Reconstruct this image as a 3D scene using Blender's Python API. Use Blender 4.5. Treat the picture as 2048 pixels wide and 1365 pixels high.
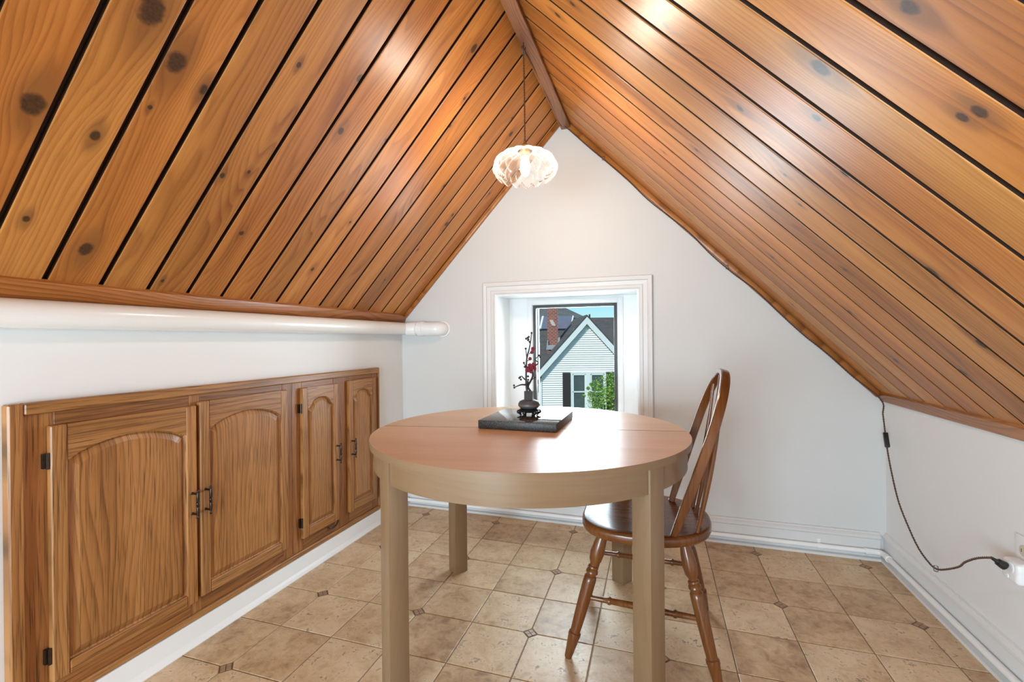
import bpy, bmesh, math, random
from mathutils import Vector, Matrix

# ------------------------------------------------------------------ clear
for o in list(bpy.data.objects):
    bpy.data.objects.remove(o, do_unlink=True)
S = bpy.context.scene
COL = S.collection
random.seed(7)
PI = math.pi

# ------------------------------------------------------------------ camera
YAW, PITCH, ROLL, FPX = math.radians(18.135), math.radians(-0.112), math.radians(-0.507), 908.4
CAM = Vector((0, 0, 1.07))
_f = Vector((-math.sin(YAW) * math.cos(PITCH), math.cos(YAW) * math.cos(PITCH), math.sin(PITCH)))
_r = Vector((math.cos(YAW), math.sin(YAW), 0))
_u = _r.cross(_f)
_r, _u = (math.cos(ROLL) * _r + math.sin(ROLL) * _u, -math.sin(ROLL) * _r + math.cos(ROLL) * _u)
cam_data = bpy.data.cameras.new('camera')
cam_data.sensor_width = 36.0
cam_data.lens = FPX / 2048 * 36.0
cam_data.clip_start = 0.02
cam_data.clip_end = 300
cam = bpy.data.objects.new('camera', cam_data)
COL.objects.link(cam)
cam.matrix_world = Matrix(((_r.x, _u.x, -_f.x, CAM.x), (_r.y, _u.y, -_f.y, CAM.y), (_r.z, _u.z, -_f.z, CAM.z), (0, 0, 0, 1)))
S.camera = cam


def ray(x, y):
    return _r * ((x - 1024) / FPX) - _u * ((y - 682.5) / FPX) + _f


def on_x(x, y, X):
    d = ray(x, y)
    return CAM + d * ((X - CAM.x) / d.x)


def on_y(x, y, Y):
    d = ray(x, y)
    return CAM + d * ((Y - CAM.y) / d.y)


def on_plane(x, y, p0, n):
    d = ray(x, y)
    return CAM + d * ((p0 - CAM).dot(n) / d.dot(n))


# ------------------------------------------------------------------ world, sun, window light, rear fill light, exposure
S.view_settings.view_transform = 'Standard'
S.view_settings.look = 'None'
S.view_settings.gamma = 1.0
S.view_settings.use_curve_mapping = False
S.view_settings.exposure = 0.48

world = bpy.data.worlds.new('sky')
S.world = world
world.use_nodes = True
wn = world.node_tree.nodes
wl = world.node_tree.links
wn.clear()
w_out = wn.new('ShaderNodeOutputWorld')
w_bg = wn.new('ShaderNodeBackground')
w_sky = wn.new('ShaderNodeTexSky')
w_sky.sky_type = 'NISHITA'
w_sky.sun_disc = False
w_sky.sun_elevation = math.radians(48)
w_sky.sun_rotation = math.radians(200)
w_sky.air_density = 1.0
w_sky.dust_density = 0.3
w_sky.ozone_density = 2.5
w_bg.inputs['Strength'].default_value = 0.095
w_tint = wn.new('ShaderNodeMix')
w_tint.data_type = 'RGBA'
w_tint.blend_type = 'MULTIPLY'
w_tint.inputs[0].default_value = 1.0
w_tint.inputs[7].default_value = (0.62, 0.88, 1.0, 1.0)
wl.new(w_sky.outputs[0], w_tint.inputs[6])
wl.new(w_tint.outputs[2], w_bg.inputs['Color'])
wl.new(w_bg.outputs[0], w_out.inputs['Surface'])


def sun_light(energy, elev, azim, angle):
    d = bpy.data.lights.new('sun', 'SUN')
    d.energy = energy
    d.angle = math.radians(angle)
    d.color = (1.0, 0.96, 0.9)
    o = bpy.data.objects.new('sun', d)
    COL.objects.link(o)
    e, a = math.radians(elev), math.radians(azim)
    to = Vector((math.cos(e) * math.cos(a), math.cos(e) * math.sin(a), math.sin(e)))   # towards the sun
    o.rotation_euler = (-to).to_track_quat('-Z', 'Y').to_euler()
    return o


def area_light(name, loc, direction, sx, sy, power, color):
    d = bpy.data.lights.new(name, 'AREA')
    d.shape = 'RECTANGLE'
    d.size, d.size_y = sx, sy
    d.energy = power
    d.color = color
    o = bpy.data.objects.new(name, d)
    COL.objects.link(o)
    o.location = loc
    o.rotation_euler = Vector(direction).to_track_quat('-Z', 'Y').to_euler()
    return o


sun_light(2.9, 42, -112, 1.0)
area_light('window_daylight', (-0.50, 3.30, 1.22), (0, -1, -0.22), 1.2, 1.1, 62.0, (0.78, 0.91, 1.0))
area_light('rear_fill_light', (-0.75, -1.76, 0.82), (0, 1, 0.0), 1.3, 0.95, 82.0, (0.64, 0.85, 1.0))  # unseen fill light added behind the viewer to brighten the room

# ------------------------------------------------------------------ room measurements (metres)
XL, XR, YB, YF = -1.62, 1.02, 2.62, -1.80
APEX = Vector((-0.535, 0, 2.369))
EAVE_L = Vector((-1.600, 0, 1.235))
EAVE_R = Vector((1.000, 0, 0.800))


def zl(x):      # height of the left ceiling at x
    return EAVE_L.z + (x - EAVE_L.x) * (APEX.z - EAVE_L.z) / (APEX.x - EAVE_L.x)


def zr(x):
    return EAVE_R.z + (x - EAVE_R.x) * (APEX.z - EAVE_R.z) / (APEX.x - EAVE_R.x)


# ------------------------------------------------------------------ mesh helpers
def finish(name, bm, mat, parent=None, smooth=False, loc=None, auto=None):
    bmesh.ops.recalc_face_normals(bm, faces=bm.faces[:])
    me = bpy.data.meshes.new(name)
    bm.to_mesh(me)
    bm.free()
    if mat is not None:
        me.materials.append(mat)
    if smooth:
        me.polygons.foreach_set('use_smooth', [True] * len(me.polygons))
        if auto:
            me.set_sharp_from_angle(angle=math.radians(auto))
    o = bpy.data.objects.new(name, me)
    COL.objects.link(o)
    if parent is not None:
        o.parent = parent
    if loc is not None:
        o.location = loc
    return o


def thing(name, label, cat, loc=(0, 0, 0), rotz=0.0, group=None):
    o = bpy.data.objects.new(name, None)
    o.empty_display_size = 0.1
    COL.objects.link(o)
    o.location = loc
    o.rotation_euler = (0, 0, rotz)
    return tag(o, label, cat, group)


def tag(o, label, cat, group=None):
    o['label'] = label
    o['category'] = cat
    if group:
        o['group'] = group
    return o


def struct(o, label=None):
    o['kind'] = 'structure'
    if label:
        o['label'] = label
    return o


def add_box(bm, lo, hi):
    v = [bm.verts.new((x, y, z)) for z in (lo[2], hi[2]) for y in (lo[1], hi[1]) for x in (lo[0], hi[0])]
    for f in ((0, 2, 3, 1), (4, 5, 7, 6), (0, 1, 5, 4), (2, 6, 7, 3), (0, 4, 6, 2), (1, 3, 7, 5)):
        bm.faces.new([v[i] for i in f])


def bevel_all(bm, w, seg=2):
    bmesh.ops.remove_doubles(bm, verts=bm.verts[:], dist=1e-6)
    bmesh.ops.bevel(bm, geom=bm.edges[:], offset=w, segments=seg, affect='EDGES', profile=0.5, clamp_overlap=True)


def box(name, lo, hi, mat, parent=None, bev=0.0, seg=2):
    bm = bmesh.new()
    add_box(bm, lo, hi)
    if bev:
        bevel_all(bm, bev, seg)
    return finish(name, bm, mat, parent, smooth=bool(bev), auto=30 if bev else None)


def add_prism(bm, poly, axis, a, b):
    """poly: 2D points; axis 'x': (y,z) 'y': (x,z) 'z': (x,y)"""
    def P(p, t):
        return {'x': (t, p[0], p[1]), 'y': (p[0], t, p[1]), 'z': (p[0], p[1], t)}[axis]
    A = [bm.verts.new(P(p, a)) for p in poly]
    B = [bm.verts.new(P(p, b)) for p in poly]
    n = len(poly)
    bm.faces.new(A)
    bm.faces.new(B[::-1])
    for i in range(n):
        j = (i + 1) % n
        bm.faces.new((A[i], B[i], B[j], A[j]))


def prism(name, poly, axis, a, b, mat, parent=None, bev=0.0):
    bm = bmesh.new()
    add_prism(bm, poly, axis, a, b)
    if bev:
        bevel_all(bm, bev, 2)
    return finish(name, bm, mat, parent, smooth=bool(bev), auto=30 if bev else None)


def frame_from(d):
    d = d.normalized()
    up = Vector((0, 0, 1)) if abs(d.z) < 0.9 else Vector((1, 0, 0))
    a = d.cross(up).normalized()
    return a, d.cross(a).normalized()


def add_lathe(bm, prof, p0, p1, seg=16):
    """prof: (t 0..1 along p0->p1, radius)"""
    p0, p1 = Vector(p0), Vector(p1)
    d = p1 - p0
    a, b = frame_from(d)
    rings = []
    for t, r in prof:
        c = p0 + d * t
        rings.append([bm.verts.new(c + (a * math.cos(2 * PI * k / seg) + b * math.sin(2 * PI * k / seg)) * max(r, 1e-5)) for k in range(seg)])
    for r0, r1 in zip(rings, rings[1:]):
        for k in range(seg):
            bm.faces.new((r0[k], r0[(k + 1) % seg], r1[(k + 1) % seg], r1[k]))
    bm.faces.new(rings[0][::-1])
    bm.faces.new(rings[-1])


def lathe(name, prof, p0, p1, mat, parent=None, seg=16, auto=40):
    bm = bmesh.new()
    add_lathe(bm, prof, p0, p1, seg)
    return finish(name, bm, mat, parent, smooth=True, auto=auto)


def add_tube(bm, pts, r, seg=8):
    pts = [Vector(p) for p in pts]
    n = len(pts)
    rs = r if isinstance(r, (list, tuple)) else [r] * n
    t0 = (pts[1] - pts[0]).normalized()
    a, _ = frame_from(t0)
    rings = []
    for i in range(n):
        t = (pts[min(i + 1, n - 1)] - pts[max(i - 1, 0)]).normalized()
        a = (a - t * a.dot(t)).normalized()
        b = t.cross(a)
        rings.append([bm.verts.new(pts[i] + (a * math.cos(2 * PI * k / seg) + b * math.sin(2 * PI * k / seg)) * rs[i]) for k in range(seg)])
    for r0, r1 in zip(rings, rings[1:]):
        for k in range(seg):
            bm.faces.new((r0[k], r0[(k + 1) % seg], r1[(k + 1) % seg], r1[k]))
    bm.faces.new(rings[0][::-1])
    bm.faces.new(rings[-1])


def tube(name, pts, r, mat, parent=None, seg=10):
    bm = bmesh.new()
    add_tube(bm, pts, r, seg)
    return finish(name, bm, mat, parent, smooth=True, auto=50)


def smooth_path(pts, sub=6):
    pts = [Vector(p) for p in pts]
    out = []
    for i in range(len(pts) - 1):
        p0 = pts[max(i - 1, 0)]
        p1, p2 = pts[i], pts[i + 1]
        p3 = pts[min(i + 2, len(pts) - 1)]
        for k in range(sub):
            t = k / sub
            out.append(0.5 * ((2 * p1) + (p2 - p0) * t + (2 * p0 - 5 * p1 + 4 * p2 - p3) * t * t + (3 * p1 - p0 - 3 * p2 + p3) * t ** 3))
    out.append(pts[-1])
    return out


def add_ball(bm, c, r, seg=10, rings=6, squash=1.0):
    m = Matrix.Translation(c) @ Matrix.Diagonal((r, r, r * squash, 1))
    bmesh.ops.create_uvsphere(bm, u_segments=seg, v_segments=rings, radius=1.0, matrix=m)


# ------------------------------------------------------------------ materials
def new_mat(name):
    m = bpy.data.materials.new(name)
    m.use_nodes = True
    nt = m.node_tree
    return m, nt, nt.nodes['Principled BSDF']


class NB:
    """small node-building helper"""
    def __init__(self, nt):
        self.nt = nt

    def n(self, kind, **kw):
        x = self.nt.nodes.new(kind)
        for k, v in kw.items():
            setattr(x, k, v)
        return x

    def put(self, sock, v):
        if isinstance(v, bpy.types.NodeSocket):
            self.nt.links.new(v, sock)
        elif v is not None:
            sock.default_value = v

    def math(self, op, a, b=None, c=None, clamp=False):
        x = self.n('ShaderNodeMath', operation=op, use_clamp=clamp)
        self.put(x.inputs[0], a)
        if b is not None:
            self.put(x.inputs[1], b)
        if c is not None:
            self.put(x.inputs[2], c)
        return x.outputs[0]

    def vec(self, op, a, b=None):
        x = self.n('ShaderNodeVectorMath', operation=op)
        self.put(x.inputs[0], a)
        if b is not None:
            self.put(x.inputs[1], b)
        return x.outputs['Value'] if op in ('LENGTH', 'DISTANCE', 'DOT_PRODUCT') else x.outputs[0]

    def sep(self, v):
        x = self.n('ShaderNodeSeparateXYZ')
        self.put(x.inputs[0], v)
        return x.outputs

    def comb(self, a, b, c):
        x = self.n('ShaderNodeCombineXYZ')
        for s, v in zip(x.inputs, (a, b, c)):
            self.put(s, v)
        return x.outputs[0]

    def noise(self, v, scale=1.0, detail=3.0, rough=0.5, dist=0.0):
        x = self.n('ShaderNodeTexNoise')
        self.put(x.inputs['Vector'], v)
        x.inputs['Scale'].default_value = scale
        x.inputs['Detail'].default_value = detail
        x.inputs['Roughness'].default_value = rough
        x.inputs['Distortion'].default_value = dist
        return x.outputs[0]

    def rng(self, v, a, b, c, d, smooth=False):
        x = self.n('ShaderNodeMapRange')
        if smooth:
            x.interpolation_type = 'SMOOTHSTEP'
        self.put(x.inputs[0], v)
        for i, q in enumerate((a, b, c, d)):
            self.put(x.inputs[i + 1], q)
        return x.outputs[0]

    def ramp(self, v, stops):
        x = self.n('ShaderNodeValToRGB')
        e = x.color_ramp.elements
        while len(e) < len(stops):
            e.new(0.5)
        for i, (p, c) in enumerate(stops):
            e[i].position = p
            e[i].color = (*c, 1)
        self.put(x.inputs[0], v)
        return x.outputs[0]

    def mix(self, fac, a, b, blend='MIX'):
        x = self.n('ShaderNodeMix', data_type='RGBA', blend_type=blend)
        self.put(x.inputs[0], fac)
        self.put(x.inputs[6], a if isinstance(a, bpy.types.NodeSocket) else (*a, 1))
        self.put(x.inputs[7], b if isinstance(b, bpy.types.NodeSocket) else (*b, 1))
        return x.outputs[2]

    def bump(self, h, strength, dist=0.002):
        x = self.n('ShaderNodeBump')
        x.inputs['Strength'].default_value = strength
        x.inputs['Distance'].default_value = dist
        self.put(x.inputs['Height'], h)
        return x.outputs[0]

    def obj(self):
        return self.n('ShaderNodeTexCoord').outputs['Object']

    def rand(self):
        return self.n('ShaderNodeObjectInfo').outputs['Random']


def plain(name, col, rough=0.5, metal=0.0, var=0.0, scale=30.0, bump=0.0, spec=0.5, coat=0.0):
    m, nt, b = new_mat(name)
    k = NB(nt)
    b.inputs['Roughness'].default_value = rough
    b.inputs['Metallic'].default_value = metal
    b.inputs['Specular IOR Level'].default_value = spec
    b.inputs['Coat Weight'].default_value = coat
    nz = k.noise(k.obj(), scale, 4, 0.6)
    lo = tuple(c * (1 - var) for c in col)
    hi = tuple(min(1, c * (1 + var)) for c in col)
    k.put(b.inputs['Base Color'], k.mix(nz, lo, hi))
    if bump:
        k.put(b.inputs['Normal'], k.bump(nz, bump))
    return m


def wood(name, cols, across, along, fine=120.0, tone=14.0, stretch=0.05, ring=40.0, ringamt=0.35, rough=0.35,
         pores=0.35, knots=False, var=0.18, bump=0.12, knotdark=(0.012, 0.007, 0.004), coat=0.0, hue=0.3, ringpow=2.0, porelen=0.16, warp=0.55, spec=0.5):
    """cols: dark, mid, light; across / along: index of object axis"""
    m, nt, b = new_mat(name)
    k = NB(nt)
    p = k.obj()
    rnd = k.rand()
    xyz = k.sep(p)
    a, l = xyz[across], xyz[along]
    off = k.math('MULTIPLY', rnd, 37.0)
    core = halo = None
    if knots:
        for nm in ('knot_a', 'knot_b', 'knot_c', 'knot_d'):
            at = k.n('ShaderNodeAttribute', attribute_type='OBJECT', attribute_name=nm)
            kv = k.sep(at.outputs['Vector'])
            rel = k.vec('SUBTRACT', p, at.outputs['Vector'])
            wob = k.noise(k.vec('ADD', p, k.comb(off, off, off)), 38.0, 3, 0.6)
            rx = k.sep(rel)
            ln = k.vec('LENGTH', k.comb(rx[0], k.math('MULTIPLY', rx[1], 0.78), 0.0))
            d = k.math('DIVIDE', ln, k.math('MAXIMUM', kv[2], 0.0004))
            d = k.math('ADD', d, k.math('MULTIPLY', k.math('SUBTRACT', wob, 0.5), 0.9))
            d2 = k.math('DIVIDE', k.vec('LENGTH', k.comb(rx[0], k.math('MULTIPLY', rx[1], 0.4), 0.0)), k.math('MAXIMUM', kv[2], 0.0004))
            w = k.rng(d2, 0.3, 3.4, 1.0, 0.0, True)
            a = k.math('SUBTRACT', a, k.math('MULTIPLY', k.math('MULTIPLY', rx[0], 0.8), w))
            c = k.rng(d, 0.62, 1.18, 1.0, 0.0, True)
            hl = k.rng(d2, 0.7, 2.6, 1.0, 0.0, True)
            core = c if core is None else k.math('MAXIMUM', core, c)
            halo = hl if halo is None else k.math('MAXIMUM', halo, hl)
    v_tone = k.comb(k.math('ADD', k.math('MULTIPLY', a, tone), off), k.math('MULTIPLY', l, tone * stretch * 1.6), off)
    v_fine = k.comb(k.math('ADD', k.math('MULTIPLY', a, fine), off), k.math('MULTIPLY', l, fine * stretch * 0.5), off)
    v_warp = k.comb(k.math('ADD', k.math('MULTIPLY', a, 7.0), off), k.math('MULTIPLY', l, 1.1), off)
    t = k.noise(v_tone, 1.0, 3, 0.55)
    f = k.noise(v_fine, 1.0, 3, 0.6)
    wp = k.noise(v_warp, 1.0, 1.5, 0.4)
    ph = k.math('ADD', k.math('MULTIPLY', a, ring * 2), k.math('MULTIPLY', wp, ring * warp))
    rg = k.math('FRACT', k.math('ADD', ph, off))
    rg = k.math('MULTIPLY', k.rng(rg, 0.0, 0.82, 0.0, 1.0), k.rng(rg, 0.82, 1.0, 1.0, 0.0))
    val = k.math('ADD', k.math('MULTIPLY', t, 0.75), k.math('MULTIPLY', f, 0.25))
    val = k.math('SUBTRACT', val, k.math('MULTIPLY', k.math('POWER', rg, ringpow), ringamt))
    val = k.math('ADD', val, k.math('MULTIPLY', k.math('SUBTRACT', rnd, 0.5), var))
    val = k.math('ADD', val, ringamt * 0.3, clamp=True)
    col = k.ramp(val, ((0.18, cols[0]), (0.5, cols[1]), (0.82, cols[2])))
    r2 = k.math('FRACT', k.math('MULTIPLY', rnd, 7.31))
    col = k.mix(k.math('MULTIPLY', r2, hue), col, k.mix(1.0, col, (1.06, 0.80, 0.60), 'MULTIPLY'))
    pv = k.comb(k.math('ADD', k.math('MULTIPLY', a, fine * 3.2), off), k.math('MULTIPLY', l, fine * porelen), off)
    pn = k.rng(k.noise(pv, 1.0, 2, 0.6), 0.53, 0.68, 0.0, pores)
    col = k.mix(pn, col, tuple(c * 0.32 for c in cols[0]))
    if knots:
        fl = k.math('MULTIPLY', halo, k.rng(k.math('ADD', t, k.math('MULTIPLY', f, 0.6)), 0.45, 1.1, 0.15, 1.0))
        col = k.mix(k.math('MULTIPLY', fl, 0.75), col, (0.10, 0.040, 0.016))
        kn = k.ramp(k.noise(p, 160.0, 3, 0.6), ((0.3, knotdark), (0.7, (0.060, 0.026, 0.012))))
        col = k.mix(k.math('MULTIPLY', core, 0.88), col, kn)
    k.put(b.inputs['Base Color'], col)
    b.inputs['Roughness'].default_value = rough
    b.inputs['Specular IOR Level'].default_value = spec
    b.inputs['Coat Weight'].default_value = coat
    b.inputs['Coat Roughness'].default_value = 0.15
    hgt = k.math('ADD', f, k.math('MULTIPLY', rg, -0.5))
    k.put(b.inputs['Normal'], k.bump(hgt, bump, 0.001))
    return m


M = {}
PINE = ((0.22, 0.074, 0.015), (0.45, 0.182, 0.041), (0.65, 0.320, 0.084))
M['pine'] = wood('varnished_pine', PINE, 0, 1, fine=70, tone=11, ring=32, ringamt=0.16, rough=0.38, pores=0.16, spec=0.38, knots=True, hue=0.65, var=0.26, bump=0.10)
TRIM = ((0.22, 0.072, 0.014), (0.39, 0.145, 0.033), (0.52, 0.225, 0.06))
M['pine_y'] = wood('pine_trim_lengthwise', TRIM, 2, 1, fine=90, tone=20, ring=40, rough=0.32, pores=0.15)
M['pine_slope'] = wood('pine_trim_slope', TRIM, 0, 1, fine=90, tone=20, ring=40, rough=0.32, pores=0.15)
M['beam'] = wood('ridge_beam_wood', ((0.13, 0.045, 0.014), (0.25, 0.095, 0.033), (0.34, 0.15, 0.06)), 0, 1, fine=90, tone=25, ring=40, rough=0.4, pores=0.2)
M['groove'] = plain('groove_dark_wood', (0.030, 0.011, 0.004), 0.6, var=0.3)
OAK = ((0.20, 0.080, 0.021), (0.37, 0.168, 0.050), (0.50, 0.25, 0.085))
M['oak_v'] = wood('oak_vertical_grain', OAK, 1, 2, fine=110, tone=12, ring=30, ringamt=0.30, ringpow=2.6, warp=0.30, porelen=0.06, rough=0.36, pores=0.75, bump=0.2)
M['oak_h'] = wood('oak_horizontal_grain', OAK, 2, 1, fine=110, tone=12, ring=30, ringamt=0.30, ringpow=2.6, warp=0.30, porelen=0.06, rough=0.36, pores=0.75, bump=0.2)
OAKD = tuple(tuple(c * s for c, s in zip(q, (0.82, 0.72, 0.65))) for q in OAK)
M['oak_frame_v'] = wood('oak_frame_vertical', OAKD, 1, 2, fine=110, tone=12, ring=30, ringamt=0.30, ringpow=2.6, warp=0.30, porelen=0.06, rough=0.38, pores=0.75, bump=0.2)
M['oak_frame_h'] = wood('oak_frame_horizontal', OAKD, 2, 1, fine=110, tone=12, ring=30, ringamt=0.30, ringpow=2.6, warp=0.30, porelen=0.06, rough=0.38, pores=0.75, bump=0.2)
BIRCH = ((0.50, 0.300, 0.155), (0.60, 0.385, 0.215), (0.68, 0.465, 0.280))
M['birch_apron_shaded'] = wood('birch_veneer_shaded_apron', tuple((q[0] * 0.39, q[1] * 0.375, q[2] * 0.35) for q in BIRCH), 2, 0, fine=60, tone=12, ring=18, ringamt=0.10, rough=0.34, pores=0.06, var=0.04, bump=0.03)  # birch darkened for apron and rim, their shade put into the colour
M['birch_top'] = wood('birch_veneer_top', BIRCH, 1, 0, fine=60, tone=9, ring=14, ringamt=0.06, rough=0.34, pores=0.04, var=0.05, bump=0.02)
M['birch_leg_shaded'] = wood('birch_veneer_shaded_leg', tuple((q[0] * 0.40, q[1] * 0.39, q[2] * 0.37) for q in BIRCH), 0, 2, fine=60, tone=12, ring=18, ringamt=0.10, rough=0.34, pores=0.06, var=0.06, bump=0.03)  # same birch darkened for the legs, shading put into the colour
CH = ((0.075, 0.023, 0.006), (0.145, 0.048, 0.0115), (0.215, 0.082, 0.021))
M['chair_x'] = wood('chair_wood_seat', CH, 1, 0, fine=70, tone=12, ring=24, ringamt=0.15, rough=0.22, pores=0.2, var=0.05, bump=0.05)
M['chair_z'] = wood('chair_wood_turned', CH, 0, 2, fine=90, tone=18, ring=24, ringamt=0.12, rough=0.24, pores=0.2, var=0.05, bump=0.05)
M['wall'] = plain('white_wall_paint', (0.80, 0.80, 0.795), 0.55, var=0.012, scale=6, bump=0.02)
M['greige'] = plain('gable_wall_tone', (0.645, 0.635, 0.615), 0.55, var=0.015, scale=6, bump=0.02)  # gable wall slightly darker and greyer than the side walls
M['white'] = plain('white_gloss_paint', (0.84, 0.84, 0.83), 0.28, var=0.012, scale=12)
M['trimwhite'] = plain('white_satin_trim', (0.77, 0.775, 0.77), 0.35, var=0.015, scale=14)
M['casing'] = plain('pale_satin_casing', (0.69, 0.675, 0.655), 0.38, var=0.015, scale=14)
M['pipe'] = plain('white_painted_pipe', (0.86, 0.86, 0.85), 0.22, var=0.01)
M['grey_frame'] = plain('grey_window_sash', (0.055, 0.053, 0.051), 0.45, var=0.08)
M['alu'] = plain('white_storm_track', (0.42, 0.43, 0.43), 0.35, var=0.03)
M['bronze'] = plain('dark_bronze', (0.060, 0.045, 0.033), 0.32, metal=0.85, var=0.35, scale=120)
M['black'] = plain('black_plastic', (0.012, 0.012, 0.012), 0.35, var=0.1)
M['cord'] = plain('brown_twisted_cord', (0.10, 0.048, 0.026), 0.7, var=0.4, scale=300)
M['brass'] = plain('brass_socket', (0.62, 0.42, 0.16), 0.3, metal=0.9, var=0.1)
M['plastic'] = plain('white_plastic', (0.83, 0.83, 0.82), 0.25, var=0.01)
M['cream'] = plain('cream_outlet', (0.60, 0.53, 0.38), 0.35, var=0.03)
M['slot'] = plain('outlet_slot', (0.05, 0.04, 0.03), 0.5)
M['grout'] = plain('floor_joint', (0.21, 0.15, 0.10), 0.6, var=0.2, scale=60)
M['mosaic'] = plain('mosaic_brown', (0.34, 0.205, 0.12), 0.4, var=0.35, scale=90)
M['vase'] = plain('grey_stone_vase', (0.062, 0.062, 0.066), 0.5, var=0.25, scale=60)
M['vase_band'] = plain('brown_vase_band', (0.14, 0.10, 0.08), 0.45, var=0.2, scale=60)
M['stand'] = plain('black_carved_stand', (0.010, 0.010, 0.012), 0.4, var=0.3)
M['branch'] = plain('dark_branch', (0.022, 0.018, 0.018), 0.5, var=0.4, scale=150, bump=0.3)
M['blossom'] = plain('dark_red_blossom', (0.20, 0.008, 0.022), 0.45, var=0.35, scale=120)
M['outside_wall'] = plain('white_siding', (0.80, 0.82, 0.82), 0.5, var=0.02, scale=3)
M['outside_trim'] = plain('white_outside_trim', (0.70, 0.77, 0.77), 0.5, var=0.02, scale=3)
M['shutter'] = plain('dark_shutter', (0.030, 0.027, 0.024), 0.5, var=0.1)
M['dark_glass'] = plain('house_window_pane', (0.075, 0.105, 0.105), 0.1, var=0.25, scale=2.5)
M['solar'] = plain('solar_panel_blue', (0.15, 0.165, 0.215), 0.2, var=0.15, scale=2)
M['flashing'] = plain('lead_flashing', (0.33, 0.36, 0.39), 0.5, var=0.2, scale=8)
M['mortar_patch'] = plain('pale_mortar_patch', (0.55, 0.50, 0.48), 0.8, var=0.15, scale=9)
M['bark'] = plain('tree_bark', (0.07, 0.05, 0.035), 0.8, var=0.3, scale=12)
M['ground'] = plain('lawn', (0.10, 0.17, 0.05), 0.9, var=0.4, scale=0.8)


def tile_material():
    m, nt, b = new_mat('stone_look_tile')
    k = NB(nt)
    p = k.obj()
    rnd = k.rand()
    q = k.vec('ADD', p, k.comb(k.math('MULTIPLY', rnd, 53.0), k.math('MULTIPLY', rnd, 31.0), 0.0))
    big = k.noise(q, 7.0, 4, 0.6, 0.4)
    mid = k.noise(q, 26.0, 5, 0.7, 0.6)
    fine = k.noise(q, 95.0, 3, 0.7)
    v = k.math('ADD', k.math('MULTIPLY', big, 0.45), k.math('MULTIPLY', mid, 0.55))
    v = k.math('ADD', v, k.math('MULTIPLY', k.math('SUBTRACT', rnd, 0.5), 0.15))
    col = k.ramp(v, ((0.30, (0.30, 0.170, 0.085)), (0.46, (0.54, 0.360, 0.200)), (0.58, (0.68, 0.500, 0.310)), (0.76, (0.77, 0.61, 0.415))))
    spots = k.math('MULTIPLY', k.rng(mid, 0.53, 0.64, 0.0, 1.0, True), k.rng(fine, 0.42, 0.58, 0.0, 1.0, True))
    spots = k.math('MULTIPLY', spots, k.rng(rnd, 0.1, 0.9, 0.25, 0.8))
    col = k.mix(spots, col, (0.17, 0.105, 0.06))
    k.put(b.inputs['Base Color'], col)
    k.put(b.inputs['Roughness'], k.rng(fine, 0.3, 0.7, 0.34, 0.5))
    k.put(b.inputs['Normal'], k.bump(k.math('ADD', mid, k.math('MULTIPLY', fine, 0.5)), 0.18, 0.0015))
    return m


def granite_material(name, rough, dim=1.0):
    m, nt, b = new_mat(name)
    k = NB(nt)
    p = k.obj()
    v = k.n('ShaderNodeTexVoronoi')
    k.put(v.inputs['Vector'], p)
    v.inputs['Scale'].default_value = 420
    c = k.sep(v.outputs['Color'])
    nz = k.noise(p, 130, 4, 0.7)
    t = k.math('ADD', k.math('MULTIPLY', c[0], 0.6), k.math('MULTIPLY', nz, 0.4))
    col = k.ramp(t, ((0.25, (0.008, 0.008, 0.008)), (0.5, (0.030, 0.026, 0.023)), (0.7, (0.10, 0.078, 0.056)), (0.9, (0.21, 0.17, 0.12))))
    k.put(b.inputs['Base Color'], k.mix(1.0, col, (dim, dim, dim), 'MULTIPLY'))
    b.inputs['Roughness'].default_value = rough
    return m


def thin_glass(name, trans, rough, tint=(1, 1, 1), translucent=0.0, fres=1.35):
    m = bpy.data.materials.new(name)
    m.use_nodes = True
    nt = m.node_tree
    nt.nodes.clear()
    k = NB(nt)
    out = k.n('ShaderNodeOutputMaterial')
    tr = k.n('ShaderNodeBsdfTransparent')
    tr.inputs[0].default_value = (*tint, 1)
    gl = k.n('ShaderNodeBsdfGlossy')
    gl.inputs['Roughness'].default_value = rough
    fr = k.n('ShaderNodeFresnel')
    fr.inputs['IOR'].default_value = fres
    mx = k.n('ShaderNodeMixShader')
    base = tr.outputs[0]
    if translucent:
        tl = k.n('ShaderNodeBsdfTranslucent')
        tl.inputs[0].default_value = (0.95, 0.93, 0.88, 1)
        df = k.n('ShaderNodeBsdfDiffuse')
        df.inputs[0].default_value = (0.95, 0.93, 0.88, 1)
        m1 = k.n('ShaderNodeMixShader')
        m1.inputs[0].default_value = 0.35
        nt.links.new(tl.outputs[0], m1.inputs[1])
        nt.links.new(df.outputs[0], m1.inputs[2])
        lw = k.n('ShaderNodeLayerWeight')
        lw.inputs['Blend'].default_value = 0.35
        m2 = k.n('ShaderNodeMixShader')
        fac = k.rng(lw.outputs['Facing'], 0.05, 0.9, translucent * 0.6, min(1.0, translucent * 3.2))
        nt.links.new(fac, m2.inputs[0])
        nt.links.new(tr.outputs[0], m2.inputs[1])
        nt.links.new(m1.outputs[0], m2.inputs[2])
        base = m2.outputs[0]
    nt.links.new(fr.outputs[0], mx.inputs[0])
    nt.links.new(base, mx.inputs[1])
    nt.links.new(gl.outputs[0], mx.inputs[2])
    nt.links.new(mx.outputs[0], out.inputs['Surface'])
    return m


def emit(name, col, strength):
    m = bpy.data.materials.new(name)
    m.use_nodes = True
    nt = m.node_tree
    nt.nodes.clear()
    e = nt.nodes.new('ShaderNodeEmission')
    e.inputs[0].default_value = (*col, 1)
    e.inputs[1].default_value = strength
    o = nt.nodes.new('ShaderNodeOutputMaterial')
    nt.links.new(e.outputs[0], o.inputs['Surface'])
    return m


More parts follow.
